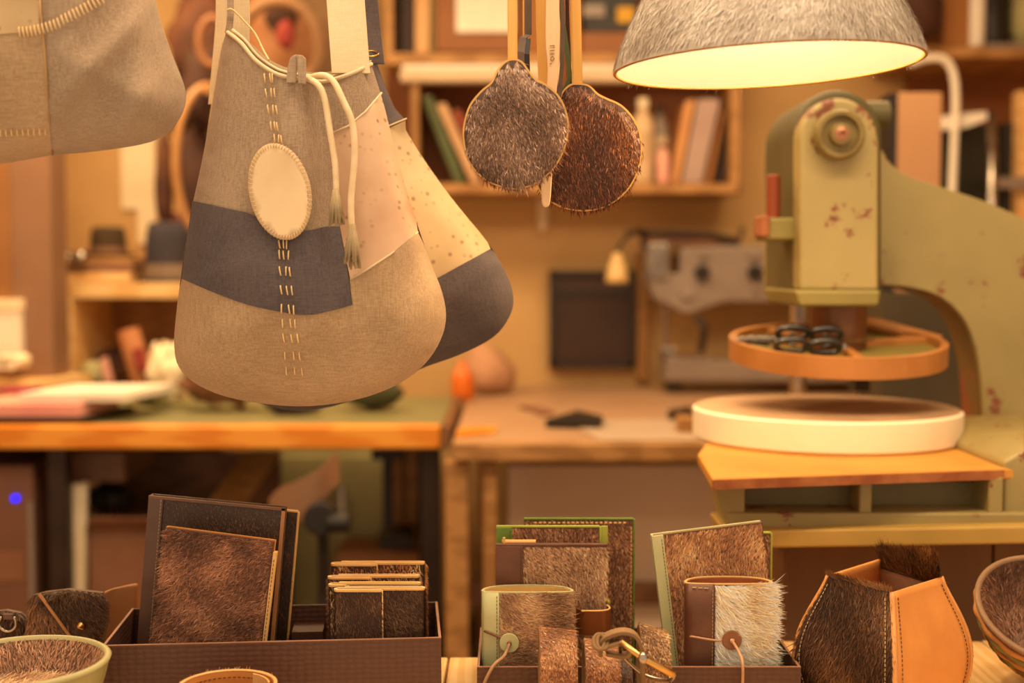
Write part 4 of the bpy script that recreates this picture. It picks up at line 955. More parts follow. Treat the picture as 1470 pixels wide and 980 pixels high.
part('strap', strap([(312, 150, D2b), (322, 40, D2b), (327, -60, D2b), (360, -230, D2b-.02), (400, -430, D2b-.06)], 26, D2b, canvas_cream), canvas_cream, bag2, bevel=.001)
part('wire_ring', tube([at(531+12*math.cos(a), 77+4*math.sin(a), D2b-.02-.012*math.sin(a)) for a in np.linspace(0, 2*math.pi, 24, endpoint=False)], .0012, 6, True), gold_m, bag2, smooth=True)

# --- bag at the upper left
D3 = 1.43
seam3 = smoothpoly([(205, -150), (215, -50), (228, 20), (246, 75), (262, 115), (267, 140), (261, 165), (240, 192), (212, 205), (170, 213), (120, 219), (75, 223), (0, 235), (-90, 240), (-150, 220), (-190, 150), (-180, -150)], 4, False)
f3 = bag_depth(seam3, D3, .075, 210, .020, 3.1, 8, lambda x, y: .010*math.exp(-((x-150+.9*(y-80))/22)**2)+.008*math.exp(-((x-205+.2*(y-80))/16)**2))
bag3 = thing('corner_bag', 'grey and tan linen bag at the top left corner with cream stitches', 'bag', at(60, 235, D3))
panel('front_panel', [tuple(p) for p in seam3 if p[0] > 78]+[(75, 223), (70, 170), (65, 110), (61, 50), (54, 20), (48, -60), (40, -150)], f3, 0, linen_grey, bag3, 12)
panel('back_panel', list(seam3), f3, 0, linen_tan, bag3, 22, back=True)
tan3 = [(62, 50), (66, 110), (70, 170), (75, 223)]+[tuple(p) for p in seam3 if p[1] > 160 and p[0] < 74]+[(-178, 44), (0, 46)]
panel('tan_panel', tan3, f3, .0014, linen_tan, bag3, 13, label='tan linen panel')
panel('print_panel', [(56, 44), (56, 0), (50, -60), (-120, -60), (-120, 46), (0, 49)], f3, .0022, cream_leather, bag3, 14, label='spotted cream leather panel')
part('seam_piping', edge_tube([(56, -20), (58, 20), (62, 50), (66, 110), (70, 170), (75, 222)], f3, .002, .0013), mat('seam_tan', '#b08a5c', '#a88254', 20, .8), bag3, smooth=True)
for k in range(22):
    t = k/21; x = 28+118*t; y = 46-46*t**1.5+4*math.sin(t*3)*(1-t)-(2 if t > .5 else 0)
    stitch(bag3, f3([(x, y)], .0036)[0], -.15-.35*t, S(13, D3))
for k in range(9):
    stitch(bag3, f3([(1+k*8.0, 191-k*.3)], .0030)[0], random.uniform(-.08, .12), S(9, D3))
part('strap', strap([(150, -140, D3), (120, -300, D3+.05), (90, -460, D3+.09)], 60, D3, linen_grey), linen_grey, bag3, bevel=.001)

# ------------------------------------------------------------------ fur paddles on sticks
stick_m = mat('stick_bamboo', '#d09a4e', '#ddac62', 6, .5, .05, stretch=(8, 8, .5))
pale_stick = mat('stick_pale', '#dab488', '#e6c49a', 5, .55, .05, stretch=(8, 8, .4))
edge_leather = mat('leather_edge', '#d8a862', '#c89650', 30, .6)
def paddle(label, poly, D, stick, cols, basecol, lay, n):
    poly = [tuple(p) for p in smoothpoly(poly, 4)]
    t = thing('fur_paddle', label, 'paddle', at(poly[len(poly)//2][0], max(p[1] for p in poly), D), 'fur paddles hanging from sticks')
    p2, tri = sheet(poly, 10)
    d = np.clip(segdist(p2, poly)/40, 0, 1); prf = np.sqrt(1-(1-d)**2)*.006
    fr_ = np.array([at(x, y, D-.004-q) for (x, y), q in zip(p2, prf)])
    bk_ = np.array([at(x, y, D+.004+q) for (x, y), q in zip(p2, prf)])
    m = mat('hide_'+basecol, basecol, None, 10, .8)
    part('front_hide', (fr_, tri), m, t, smooth=True)
    part('back_hide', (bk_, tri), m, t, smooth=True)
    pts = [at(x, y, D) for x, y in poly]
    part('leather_edge', ribbon(pts, (0, .0088, 0), .0022, True), edge_leather, t)
    tri_f = [f for f in tri if segdist([p2[list(f)].mean(0)], poly)[0] > 5]
    fur('front_fur', (fr_, tri_f), n, .0058, .0008, lay, .16, cols, t, nscale=22, jit=.3, fleck=.10, bright=1.25)
    fur('back_fur', (bk_, tri), n//4, .0085, .0012, lay, .22, cols, t, ref=(0, 4, 1.3), nscale=22)
    (x0, y0), (x1, y1), wpx, th_ = stick
    part('stick', ribbon([at(x0, y0, D), at((x0+x1)/2, (y0+y1)/2, D+.004), at(x1, y1, 1.53)], (S(wpx, D), 0, 0), th_), stick_m, t, bevel=.003, segs=3)
    return t
P1 = [(737, 86), (725, 90), (714, 103), (706, 119), (691, 132), (675, 152), (667, 178), (666, 200), (672, 228), (690, 252), (715, 266), (742, 270), (770, 262), (795, 240), (810, 212), (815, 182), (811, 158), (800, 137), (784, 123), (768, 114), (758, 102), (749, 90)]
paddle('round grey fur paddle hanging in front of the brown one', P1, 1.47, ((736, 100), (733, -420), 14, .006), ['#38251a', '#563c2e', '#785a47', '#a0826c'], '#4a3428', (.25, 0, -1), 17000)
P2 = [(829, 121), (818, 123), (808, 133), (801, 152), (795, 185), (788, 225), (778, 250), (773, 266), (782, 282), (805, 296), (835, 302), (866, 297), (893, 280), (911, 255), (920, 222), (918, 192), (908, 170), (891, 152), (872, 143), (858, 136), (845, 124)]
paddle('round dark brown fur paddle lit orange beside the grey one', P2, 1.53, ((829, 135), (818, -420), 15, .007), ['#26120a', '#3c1e10', '#5a3018', '#84502c'], '#34190c', (.15, 0, -1), 17000)
# other sticks behind
def hung(name, label, geo, m, extra=None, cat='stick', **k):
    return single(name, label, cat, geo, m, **k)
hung('thin_stick', 'thin bamboo stick hanging just right of the grey paddle handle', ribbon([at(755, 60, 1.58), at(754, -420, 1.55)], (S(9, 1.58), 0, 0), .006), stick_m, bevel=.002)
hung('bamboo_stick', 'bamboo stick hanging between the two paddle handles', ribbon([at(781, 130, 1.555), at(777, 40, 1.555), at(771, -420, 1.54)], (S(15, 1.55), 0, 0), .008), stick_m, bevel=.003)
sh = thing('shoe_horn', 'pale wooden shoe horn with pencil marks hanging between the paddles', 'shoe horn', at(790, 296, 1.50))
shp = smoothpoly([(787, -60), (804, -60), (803, 8), (804, 40), (802, 100), (797, 160), (793, 240), (790, 288), (785, 297), (778, 290), (777, 240), (782, 160), (786, 100), (783, 50)], 4)
part('blade', pxprism([tuple(p) for p in shp], 1.502, .006), pale_stick, sh, bevel=.002)
part('handle', ribbon([at(795, -55, 1.506), at(792, -430, 1.53)], (S(12, 1.5), 0, 0), .006), pale_stick, sh, bevel=.002)
scr = [[(789, 66), (796, 65), (795, 69)], [(789, 73), (796, 72)], [(789, 78), (796, 77)], [(790, 84), (793, 81), (796, 84), (793, 88), (790, 85)], [(789, 92), (792, 91)]]
part('pencil_mark', join(*[tube([at(x, y, 1.5012) for x, y in s_], .0004, 5) for s_ in scr]), mat('pencil', '#6a4424', None, 5, .8), sh)
part('fur_side', ribbon([at(804, -40, 1.515), at(808, 20, 1.515), at(807, 90, 1.515), at(803, 140, 1.515)], (S(6, 1.5), 0, 0), .006), mat('hide_grey_side', '#5a4a40', '#6c5a4e', 30, .8), sh)
hung('green_strap', 'narrow dark green leather strap hanging beside the brown paddle handle', ribbon([at(806, 138, 1.54), at(818, 112, 1.545), at(815, 80, 1.55), at(806, 20, 1.56), at(800, -420, 1.545)], (S(7, 1.54), 0, 0), .003), mat('leather_green_dark', '#3f4a1e', '#4a5626', 9, .5), cat='strap', bevel=.0008)
hung('dark_strap', 'dark brown furry strap hanging behind the brown paddle stick', ribbon([at(816, 122, 1.57), at(812, 20, 1.57), at(806, -420, 1.55)], (S(10, 1.57), 0, 0), .004), dkbrown_m, cat='strap', bevel=.001)
fs = thing('fur_strap', 'grey fur strap with black lining folded beside the grey paddle neck', 'strap', at(752, 110, 1.50))
part('fur_face', ribbon([at(748, 106, 1.50), at(747, 75, 1.50), at(751, 55, 1.51), at(758, 50, 1.53), at(758, -420, 1.545)], (S(9, 1.5), .004, 0), .003), mat('hide_grey_side', '#5a4a40'), fs)
part('lining', ribbon([at(757, 108, 1.505), at(756, 78, 1.505), at(758, 56, 1.512)], (S(7, 1.5), .002, 0), .003), black_m, fs)
hung('copper_strap', 'narrow copper coloured leather strap hanging left of the green strap', ribbon([at(811, 130, 1.552), at(809, 60, 1.56), at(804, -420, 1.55)], (S(6, 1.54), 0, 0), .003), mat('leather_copper', '#a8602c', '#985426', 9, .5), cat='strap')
# ------------------------------------------------------------------ display boxes
def emboss():
    m = bpy.data.materials.new('embossed_brown_card'); m.use_nodes = True
    nt = m.node_tree; N = nt.nodes; L = nt.links; b = N['Principled BSDF']; b.inputs['Roughness'].default_value = .5
    tc = N.new('ShaderNodeTexCoord'); mp = N.new('ShaderNodeMapping'); mp.inputs['Scale'].default_value = (1, 0, 1.6); L.new(tc.outputs['Object'], mp.inputs[0])
    v = N.new('ShaderNodeTexVoronoi'); v.inputs['Scale'].default_value = 105; v.inputs['Randomness'].default_value = .25; L.new(mp.outputs[0], v.inputs['Vector'])
    r = N.new('ShaderNodeValToRGB'); r.color_ramp.elements[0].color = lin('#5a382a'); r.color_ramp.elements[1].color = lin('#472a20'); L.new(v.outputs['Distance'], r.inputs[0])
    L.new(r.outputs[0], b.inputs['Base Color'])
    bp = N.new('ShaderNodeBump'); bp.inputs['Strength'].default_value = .5; bp.inputs['Distance'].default_value = .0015; bp.invert = True
    L.new(v.outputs['Distance'], bp.inputs['Height']); L.new(bp.outputs[0], b.inputs['Normal'])
    return m
emb = emboss(); boxin = mat('box_inside', '#54362a', '#4a2e24', 8, .6); boxedge = mat('box_edge', '#9a7058', '#8a6450', 20, .6)
def tray_box(label, x0, x1, yf, yb, h, yaw, wl=.003):
    c = ((x0+x1)/2, yf, ZS); L_ = x1-x0; d = yb-yf
    t = thing('display_box', label, 'box', c, 'brown display boxes'); M = Matrix.Translation(Vector(c)) @ Matrix.Rotation(yaw, 4, 'Z')
    P = lambda n, cc, s, m: part(n, xf(box(cc, s), M), m, t)
    P('floor_card', (0, d/2, .0015), (L_, d, .003), boxin)
    P('front_wall', (0, wl/2, h/2), (L_, wl, h), emb); P('back_wall', (0, d-wl/2, h/2), (L_, wl, h), emb)
    P('side_wall', (-L_/2+wl/2, d/2, h/2), (wl, d-2*wl, h), emb); P('side_wall', (L_/2-wl/2, d/2, h/2), (wl, d-2*wl, h), emb)
    P('rim', (0, wl/2, h+.0004), (L_, wl, .0012), boxedge)
    P('rim', (-L_/2+wl/2, d/2, h+.0004), (wl, d-2*wl, .0012), boxedge); P('rim', (L_/2-wl/2, d/2, h+.0004), (wl, d-2*wl, .0012), boxedge)
    return t, M
zb1 = Z(921, 1.46); hb1 = zb1-ZS
yaw1 = .085
B1, M1 = tray_box('long brown embossed box holding folders and wallets at the left', X(139, 1.445), X(633, 1.475), 1.458, 1.458+.165, hb1, yaw1)
B1.name = 'display_box'
part('inner_ledge', xf(box((.030, .135, hb1-.022), (.038, .045, .003)), M1), boxin, B1)
part('inner_ledge_front', xf(box((.030, .113, (hb1-.022)/2+.004), (.038, .003, hb1-.03)), M1), boxin, B1)
zb2 = Z(958, 1.50); hb2 = zb2-ZS
B2, M2 = tray_box('low brown box holding the fur notebooks in the middle', X(684, 1.50), X(1156, 1.50), 1.50, 1.50+.17, hb2, 0)

# ------------------------------------------------------------------ notebooks
L_brown = mat('leather_brown', '#5a3626', '#6a4230', 25, .38, .12, 160)
L_dark = mat('leather_darkbrown', '#5a4238', '#684e42', 25, .38, .12, 160)
L_lime = mat('leather_lime', '#9aa23a', '#a8ae48', 20, .45, .08, 160)
L_green = mat('leather_green', '#5c7a2c', '#6a8836', 20, .45, .08, 160)
L_sage = mat('leather_sage', '#b5b482', '#c2c092', 20, .45, .08, 160)
L_tan = mat('leather_tan', '#d08a48', '#dc9852', 18, .45, .08, 160)
L_black = mat('leather_black', '#3a2a22', '#46342a', 25, .42, .15, 160)
edge_pale = mat('edge_pale', '#d8a868', '#e4b87a', 30, .6)
stitch_dk = mat('stitch_dark', '#4a3020', None, 5, .8); stitch_lt = mat('stitch_light', '#b89c7c', None, 5, .8)
FB = ['#3a2216', '#5e3c28', '#805840', '#a47a58']      # brown fur
FD = ['#1e120c', '#301e14', '#46301f', '#604430']      # dark brown fur
FG = ['#4a3426', '#6e503a', '#927054', '#b8926e']      # greyish brown
FC = ['#8a6a50', '#bf9f80', '#e0c8a8', '#f2e2c8']      # cream and brown
def notebook(name, label, px0, px1, pyt, D, t, roll=0, lean=0, yaw=0, group='fur covered notebooks in the boxes', base=None, strip=None, strip_w=0, edge=None, cover=L_brown, fcols=FB, lay=(.2, 0, -1), nf=7000, fl=.007, z0=ZS+.004, pages=True, topband=None, stit=stitch_dk, fur_on=True, fl_jit=.3):
    """upright notebook: px extents and top row at depth D give real width, height"""
    w_ = S(px1-px0, D); zt_ = Z(pyt, D); h = (zt_-z0)/math.cos(roll)
    cxp = X((px0+px1)/2, D); bx_ = cxp+math.sin(roll)*h
    t_ = thing(name, label, 'notebook', (bx_, D, z0), group)
    M = Matrix.Translation((bx_, D, z0)) @ Matrix.Rotation(yaw, 4, 'Z') @ Matrix.Rotation(-roll, 4, 'Y') @ Matrix.Rotation(-lean, 4, 'X')
    # keep lowest corner on the box floor
    lowz = min((M @ Vector((sx*(w_/2+.003), yy, -.0005))).z for sx in (-1, 1) for yy in (0, t)); M.translation.z += z0-lowz
    P = lambda n, g, m, par=t_, **k: part(n, xf(g, M), m, par, **k)
    P('front_cover', box((0, .0015, h/2), (w_, .003, h)), base or mat('hide_brown_cover', '#5a3a28', '#6a4632', 20, .8), bevel=.0008)
    P('back_cover', box((0, t-.0015, h/2), (w_, .003, h)), cover, bevel=.0008)
    P('spine', box((-w_/2+.0015, t/2, h/2), (.003, t-.006, h)), strip or cover, bevel=.0008)
    if pages: P('pages', box((.001, t/2, h/2-.002), (w_-.008, t-.0065, h-.010)), cream_m)
    if strip:
        P('spine_strip', box((-w_/2+strip_w/2, -.0012, h/2), (strip_w, .0024, h)), strip, bevel=.0006)
        pth = [np.array(M @ Vector((-w_/2+strip_w-.0025, -.0026, z))) for z in (.002, h-.002)]
        o = part('stitching', dashes(pth, .0028, .0016, .0004), stit, t_); o['kind'] = 'stuff'
    if edge:
        P('cover_edge', box((w_/2+.0008, .0015, h/2), (.0024, .005, h+.001)), edge, bevel=.0006)
        P('cover_edge', box((0, .0015, h+.0008), (w_, .005, .0024)), edge, bevel=.0006)
    if fur_on:
        x0 = -w_/2+(strip_w if strip else .001)
        g = xf(grid((x0, -.0003, .012), (w_/2-.001, -.0003, .012), (w_/2-.001, -.0003, h-.001), (x0, -.0003, h-.001), 6, 6), M)
        fur('fur', g, int(nf*1.7), fl*.62, .0008, lay, .2, fcols, t_, nscale=28, jit=fl_jit, droop=.05)
    return t_, M, w_, h
def button(parent, M, x, z, y, m, cordm, r=.0105):
    c = np.array(M @ Vector((x, y, z)))
    b = part('button', cyl(c, r, .003, 'y', 28), m, parent, bevel=.0007)
    part('knot', lathe([(.0005, -.003), (.0025, -.002), (.003, 0), (.0025, .002), (.0005, .003)], c+np.array([0, -.003, 0]), 12), cordm, b, smooth=True)
    return c
# left box: large dark folders, a fur notebook
GA = 'leather folders in the left box'
notebook('leather_folder', 'large dark fur folder at the back of the left box', 230, 426, 736, 1.585, .010, roll=-.095, group=GA, base=L_black, edge=edge_pale, cover=L_dark, fcols=FD, nf=5000, z0=ZS+.004)
t_, M_, w_, h_ = notebook('leather_folder', 'large black leather folder with stitched brown spine in the left box', 210, 408, 730, 1.555, .014, roll=-.095, group=GA, base=L_black, strip=L_dark, strip_w=.018, edge=None, cover=L_dark, fcols=['#2a1e18', '#3a2a22', '#4a382e', '#5c473a'], nf=4000, fl=.004, stit=stitch_lt)
part('right_binding', xf(box((w_/2-.002, -.001, h_/2), (.004, .004, h_)), M_), mat('edge_rust', '#a8764a', '#b88454', 30, .6), t_)
part('top_binding', xf(box((0, -.001, h_-.0015), (w_, .004, .003)), M_), mat('edge_dull', '#6a4a38', '#7a5642', 30, .6), t_)
t_, M_, w_, h_ = notebook('fur_notebook', 'brown fur notebook with pale edges leaning in front of the black folder', 232, 392, 778, 1.508, .012, roll=-.13, group=GA, cover=L_tan, fcols=['#2e1a12', '#4e3123', '#6e4936', '#94694f'], lay=(-1, 0, -.5), nf=11000, fl=.010, fl_jit=.45)
part('page_edge', xf(box((w_/2+.002, .004, h_/2-.006), (.004, .010, h_-.014)), M_), edge_pale, t_)
o = part('stitching', dashes([np.array(M_ @ Vector((w_/2+.002, -.0012, .004))), np.array(M_ @ Vector((w_/2+.002, -.0012, h_-.018)))], .003, .002, .0004), stitch_dk, t_); o['kind'] = 'stuff'

# folded wallets
def wallet(label, px0, px1, pyt, D, flap, cols, nf=4500, thick=.012, z0=ZS+.004):
    w_ = S(px1-px0, D); h = Z(pyt, D)-z0; x0 = X(px0, D)
    t = thing('folded_wallet', label, 'wallet', (x0+w_/2, D, z0), 'folded fur wallets in the left box')
    r = .0042
    pth = [(w_*flap, 0), (w_*flap*.9, -.0008), (w_*.2, -.0006), (.004, 0)]
    pth += [(.004-r*math.sin(a), r-r*math.cos(a)) for a in np.linspace(.3, math.pi-.3, 7)]
    pth += [(.006, 2*r), (w_*.5, 2*r-.0012), (w_*.93, 2*r-.001)]
    pth += [(w_*.955, 2*r-.001)]
    pth += [(w_*.955+.0035*math.sin(a), 2*r-.001+.0035-.0035*math.cos(a)) for a in np.linspace(.3, math.pi-.3, 6)]
    pth += [(w_*.93, 2*r+.006), (w_*.4, 2*r+.0062), (.01, 2*r+.006)]
    path3 = [np.array([x0+x, D+y, z0+h/2]) for x, y in pth]
    part('hide', ribbon(path3, (0, 0, h), .0022), mat('hide_wallet', '#3a2218', '#4a2e20', 20, .8), t)
    part('raw_edge', ribbon([p+np.array([0, 0, h/2-.0003]) for p in path3], (0, 0, .0026), .0034), edge_pale, t)
    fx = [grid((x0+.001, D-.0015, z0+.014), (x0+w_*flap, D-.0015, z0+.014), (x0+w_*flap, D-.0015, z0+h-.001), (x0+.001, D-.0015, z0+h-.001), 4, 4),
          grid((x0+w_*flap, D+2*r-.0028, z0+.014), (x0+w_*.955, D+2*r-.0028, z0+.014), (x0+w_*.955, D+2*r-.0028, z0+h-.001), (x0+w_*flap, D+2*r-.0028, z0+h-.001), 4, 4)]
    fur('front_fur', join(*fx), nf, .0048, .0007, (.3, 0, -1), .2, cols, t, nscale=30)
    sd = grid((x0-.0016, D+.0, z0+.014), (x0-.0016, D+.012, z0+.014), (x0-.0016, D+.012, z0+h), (x0-.0016, D, z0+h), 2, 4)
    fur('left_edge_fur', sd, nf//8, .007, .0006, (-.3, 0, -1), .5, cols, t, ref=(-5, 1.5, 1))
    sd = grid((x0+w_+.0, D+.006, z0+.014), (x0+w_, D+.014, z0+.014), (x0+w_, D+.014, z0+h), (x0+w_, D+.006, z0+h), 2, 4)
    fur('right_edge_fur', sd, nf//6, .007, .0006, (.3, 0, -1), .55, cols, t, ref=(5, 1.5, 1))
    part('flap_edge', ribbon([np.array([x0+w_*flap, D, z0+h/2]), np.array([x0+w_*flap+.0014, D+.0006, z0+h/2])], (0, 0, h), .0032), edge_pale, t)
    return t
wallet('reddish brown fur wallet at the back of the wallet row', 474, 608, 810, 1.575, .48, ['#3a1c10', '#6a3a22', '#9a6238', '#c89868'])
wallet('grey brown fur wallet in the middle of the wallet row', 469, 600, 829, 1.545, .46, FG)
wallet('thin pale edged wallet just behind the front wallet', 470, 602, 840, 1.523, .2, FG, 2500)
wallet('dark brown fur wallet at the front of the wallet row', 478, 608, 847, 1.497, .52, FD, 7000)

# middle box notebooks
t_, M_, w_, h_ = notebook('fur_notebook', 'tallest brown fur notebook with bright green edge in the middle box', 752, 911, 746, 1.635, .012, edge=L_green, cover=L_green, fcols=FB, nf=7000)
o = part('stitching', dashes([np.array(M_ @ Vector((-w_/2+.012, -.0012, h_-.004))), np.array(M_ @ Vector((w_/2-.004, -.0012, h_-.004)))], .0035, .0025, .0011), edge_pale, t_); o['kind'] = 'stuff'
o = part('stitching', dashes([np.array(M_ @ Vector((w_/2-.003, -.0012, .01))), np.array(M_ @ Vector((w_/2-.003, -.0012, h_-.004)))], .0035, .002, .0008), edge_pale, t_); o['kind'] = 'stuff'
t_, M_, w_, h_ = notebook('fur_notebook', 'lime green edged fur notebook standing behind the brown spined one', 712, 862, 757, 1.605, .014, strip=L_green, strip_w=.020, edge=L_lime, cover=L_lime, fcols=FB, nf=5500)
part('wrap_flap', xf(box((w_/2+.006, .004, h_/2+.001), (.009, .003, h_)), M_), L_lime, t_, bevel=.001)
part('flap_knob', lathe([(.0005, -.005), (.004, -.003), (.005, 0), (.004, .003), (.0005, .005)], np.array(M_ @ Vector((w_/2+.009, -.002, h_*.50))), 14), L_lime, t_, smooth=True)
t_, M_, w_, h_ = notebook('fur_notebook', 'fur notebook with dark brown spine and leather strap loop', 711, 874, 784, 1.579, .016, strip=L_brown, strip_w=.034, cover=L_brown, fcols=FG, lay=(.8, 0, -.8), nf=8000, fl=.008, stit=stitch_dk)
part('top_edge', xf(box((0, .004, h_+.001), (w_, .009, .003)), M_), L_brown, t_, bevel=.001)
part('pen_stick', xf(tube([(-w_/2+.008, .006, h_+.004), (-w_/2+.05, .006, h_+.004)], .0028, 8), M_), edge_pale, t_)
part('pen_pin', xf(tube([(-w_/2+.011, .004, h_-.006), (-w_/2+.0105, .003, h_+.010)], .0016, 8), M_), edge_pale, t_)
zl = Z(890, 1.565)
lo_ = part('strap_loop', ribbon(smoothpoly([(X(829, 1.565), 1.566, zl), (X(840, 1.565), 1.553, zl), (X(866, 1.565), 1.553, zl), (X(877, 1.565), 1.565, zl), (X(872, 1.565), 1.585, zl), (X(835, 1.565), 1.592, zl)], 5, False), (0, 0, S(36, 1.56)), .0025), mat('leather_strap', '#7c431e', '#6c3818', 16, .35, .05, 160), t_, smooth=False, bevel=.0006)
part('strap_edge', tube(smoothpoly([(X(835, 1.565), 1.552, zl+S(18, 1.56)), (X(866, 1.565), 1.553, zl+S(18, 1.56)), (X(877, 1.565), 1.565, zl+S(18, 1.56)), (X(872, 1.565), 1.585, zl+S(18, 1.56))], 5, False), .0012, 6), edge_pale, t_)

def wrap_journal(name, label, px0, px1, pyt, D, t, strip, strip_w, outer, inner, cols, lay, nf, fl, lift, stit, topst=False, wid=.0008, lvar=.35, z0=ZS+.004):
    w_ = S(px1-px0, D); h = Z(pyt, D)-z0; cx = X((px0+px1)/2, D)
    T = thing(name, label, 'notebook', (cx, D, z0), 'fur covered notebooks in the boxes')
    # lens shaped closed loop: almost flat front, bulging back
    N_ = 40; pth = []
    for k in range(N_):
        a = 2*math.pi*k/N_
        x = math.copysign(abs(math.cos(a))**.8, math.cos(a))*w_/2; y = math.sin(a)
        y = (t*abs(y)**.9 if y > 0 else -.006*abs(y)**.9)
        pth.append((x, y+.006))
    P3 = [np.array([cx+x, D+y, z0+h/2]) for x, y in pth]
    part('wrap_cover', ribbon(P3, (0, 0, h), .0026, True), outer, T, smooth=False)
    P4 = [np.array([cx+x*.972, D+.006+(y-.006)*.86, z0+h/2]) for x, y in pth]
    part('lining', ribbon(P4, (0, 0, h-.0005), .0012, True), inner, T)
    part('rim', ribbon([p+np.array([0, 0, h/2]) for p in P3], (0, 0, .0014), .0032, True), edge_pale if outer != L_sage else L_sage, T)
    P5 = [np.array([cx+x*.93, D+.006+(y-.006)*.74, z0+.002]) for x, y in pth]
    part('pages', prism(P5, (0, 0, h-.016)), cream_m, T)
    fn = lambda x: D+.006-.006*(max(0, 1-(abs(x-cx)/(w_/2))**2.4))**.45
    def fy(p, u, v): return np.array([p[0], fn(p[0])-.0016, p[2]])
    g = grid((cx-w_/2, D, z0), (cx-w_/2+strip_w, D, z0), (cx-w_/2+strip_w, D, z0+h), (cx-w_/2, D, z0+h), 8, 4, lambda p, u, v: np.array([p[0], fn(p[0])-.0022, p[2]]))
    part('spine_strip', g, strip, T, smooth=True, solid=.0016)
    xs_ = cx-w_/2+strip_w-.0025
    o = part('stitching', dashes([(xs_, fn(xs_)-.0034, z0+.003), (xs_, fn(xs_)-.0034, z0+h-.004)], .0030, .0016, .00045), stit, T); o['kind'] = 'stuff'
    if topst:
        o = part('stitching', dashes([(cx-w_/2+.006, fn(cx-w_/2+.006)-.0036, z0+h-.004), (xs_, fn(xs_)-.0036, z0+h-.005)], .005, .002, .0007), stit, T); o['kind'] = 'stuff'
    g = grid((cx-w_/2+strip_w, D, z0+.028), (cx+w_/2-.001, D, z0+.028), (cx+w_/2-.001, D, z0+h-.001), (cx-w_/2+strip_w, D, z0+h-.001), 10, 6, fy)
    fur('fur', g, nf, fl, wid, lay, lift, cols, T, nscale=30, lvar=lvar)
    return T, cx, w_, h, fn
T, cx, w_, h_, fn = wrap_journal('wrapped_journal', 'small fur journal with sage green spine and round button', 692, 823, 850, 1.535, .029, L_sage, S(24, 1.535), L_sage, mat('lining_sand', '#c8a468', '#b8965c', 8, .7), FG, (1, 0, -.25), 9000, .007, .18, stitch_dk)
bx_, bz_ = X(731, 1.53), Z(922, 1.53)
c = button(T, Matrix.Identity(4), bx_, bz_, fn(bx_)-.007, L_sage, mat('cord_brown', '#6a4630', '#7a5238', 40, .6), .0118)
part('tie_cord', tube(smoothpoly([c+np.array([0, -.004, 0]), c+np.array([-.006, -.012, -.012]), at(708, 956, 1.493), at(694, 984, 1.488), at(690, 1010, 1.485)], 6, False), .0021, 8), mat('cord_tan', '#b08a68', '#a07a58', 40, .6), T, smooth=True)
part('wrap_cord', tube(smoothpoly([(X(692, 1.54), 1.545, Z(905, 1.54)), (X(698, 1.53), fn(X(698, 1.53))-.004, Z(908, 1.53)), (X(715, 1.53), fn(X(715, 1.53))-.0045, Z(914, 1.53)), c], 5, False), .0016, 8), MATS['cord_brown'], T, smooth=True)

# right part of the middle box
notebook('fur_notebook', 'brown leather notebook with lime edge behind the sage spined one', 958, 1110, 766, 1.62, .012, roll=.0, edge=L_lime, cover=L_brown, fcols=FB, nf=4000)
notebook('fur_notebook', 'brown fur notebook with pale sage stitched spine leaning left', 936, 1098, 770, 1.575, .014, roll=.125, strip=L_sage, strip_w=S(17, 1.575), cover=L_sage, edge=None, fcols=['#4a2e1c', '#6e4930', '#966a48', '#c09468'], lay=(.05, 0, -1), nf=10000, fl=.010)
T, cx, w_, h_, fn = wrap_journal('wrapped_journal', 'small shaggy cream fur journal with brown stitched spine and button', 988, 1114, 838, 1.53, .031, L_brown, S(41, 1.53), L_brown, mat('lining_rust', '#8a4a26', '#7a3e1e', 8, .6), FC, (1, 0, -.45), 9000, .013, .42, stitch_lt, True, .0009, .3)
bx_, bz_ = X(1055, 1.52), Z(919, 1.52)
c = button(T, Matrix.Identity(4), bx_, bz_, fn(bx_)-.009, mat('button_brown', '#8a5a3c', '#7a4e34', 20, .5), mat('cord_pink', '#c89a78', '#b88a68', 40, .6), .0118)
part('tie_cord', tube(smoothpoly([c+np.array([0, -.004, 0]), c+np.array([.006, -.012, -.010]), at(1066, 952, 1.492), at(1066, 985, 1.49), at(1064, 1020, 1.488)], 6, False), .0018, 8), MATS['cord_pink'], T, smooth=True)
part('wrap_cord', tube(smoothpoly([(X(988, 1.54), 1.538, Z(912, 1.54)), (X(1000, 1.53), fn(X(1000, 1.53))-.005, Z(913, 1.53)), (X(1030, 1.53), fn(X(1030, 1.53))-.0055, Z(917, 1.53)), c], 5, False), .0014, 8), MATS['cord_pink'], T, smooth=True)

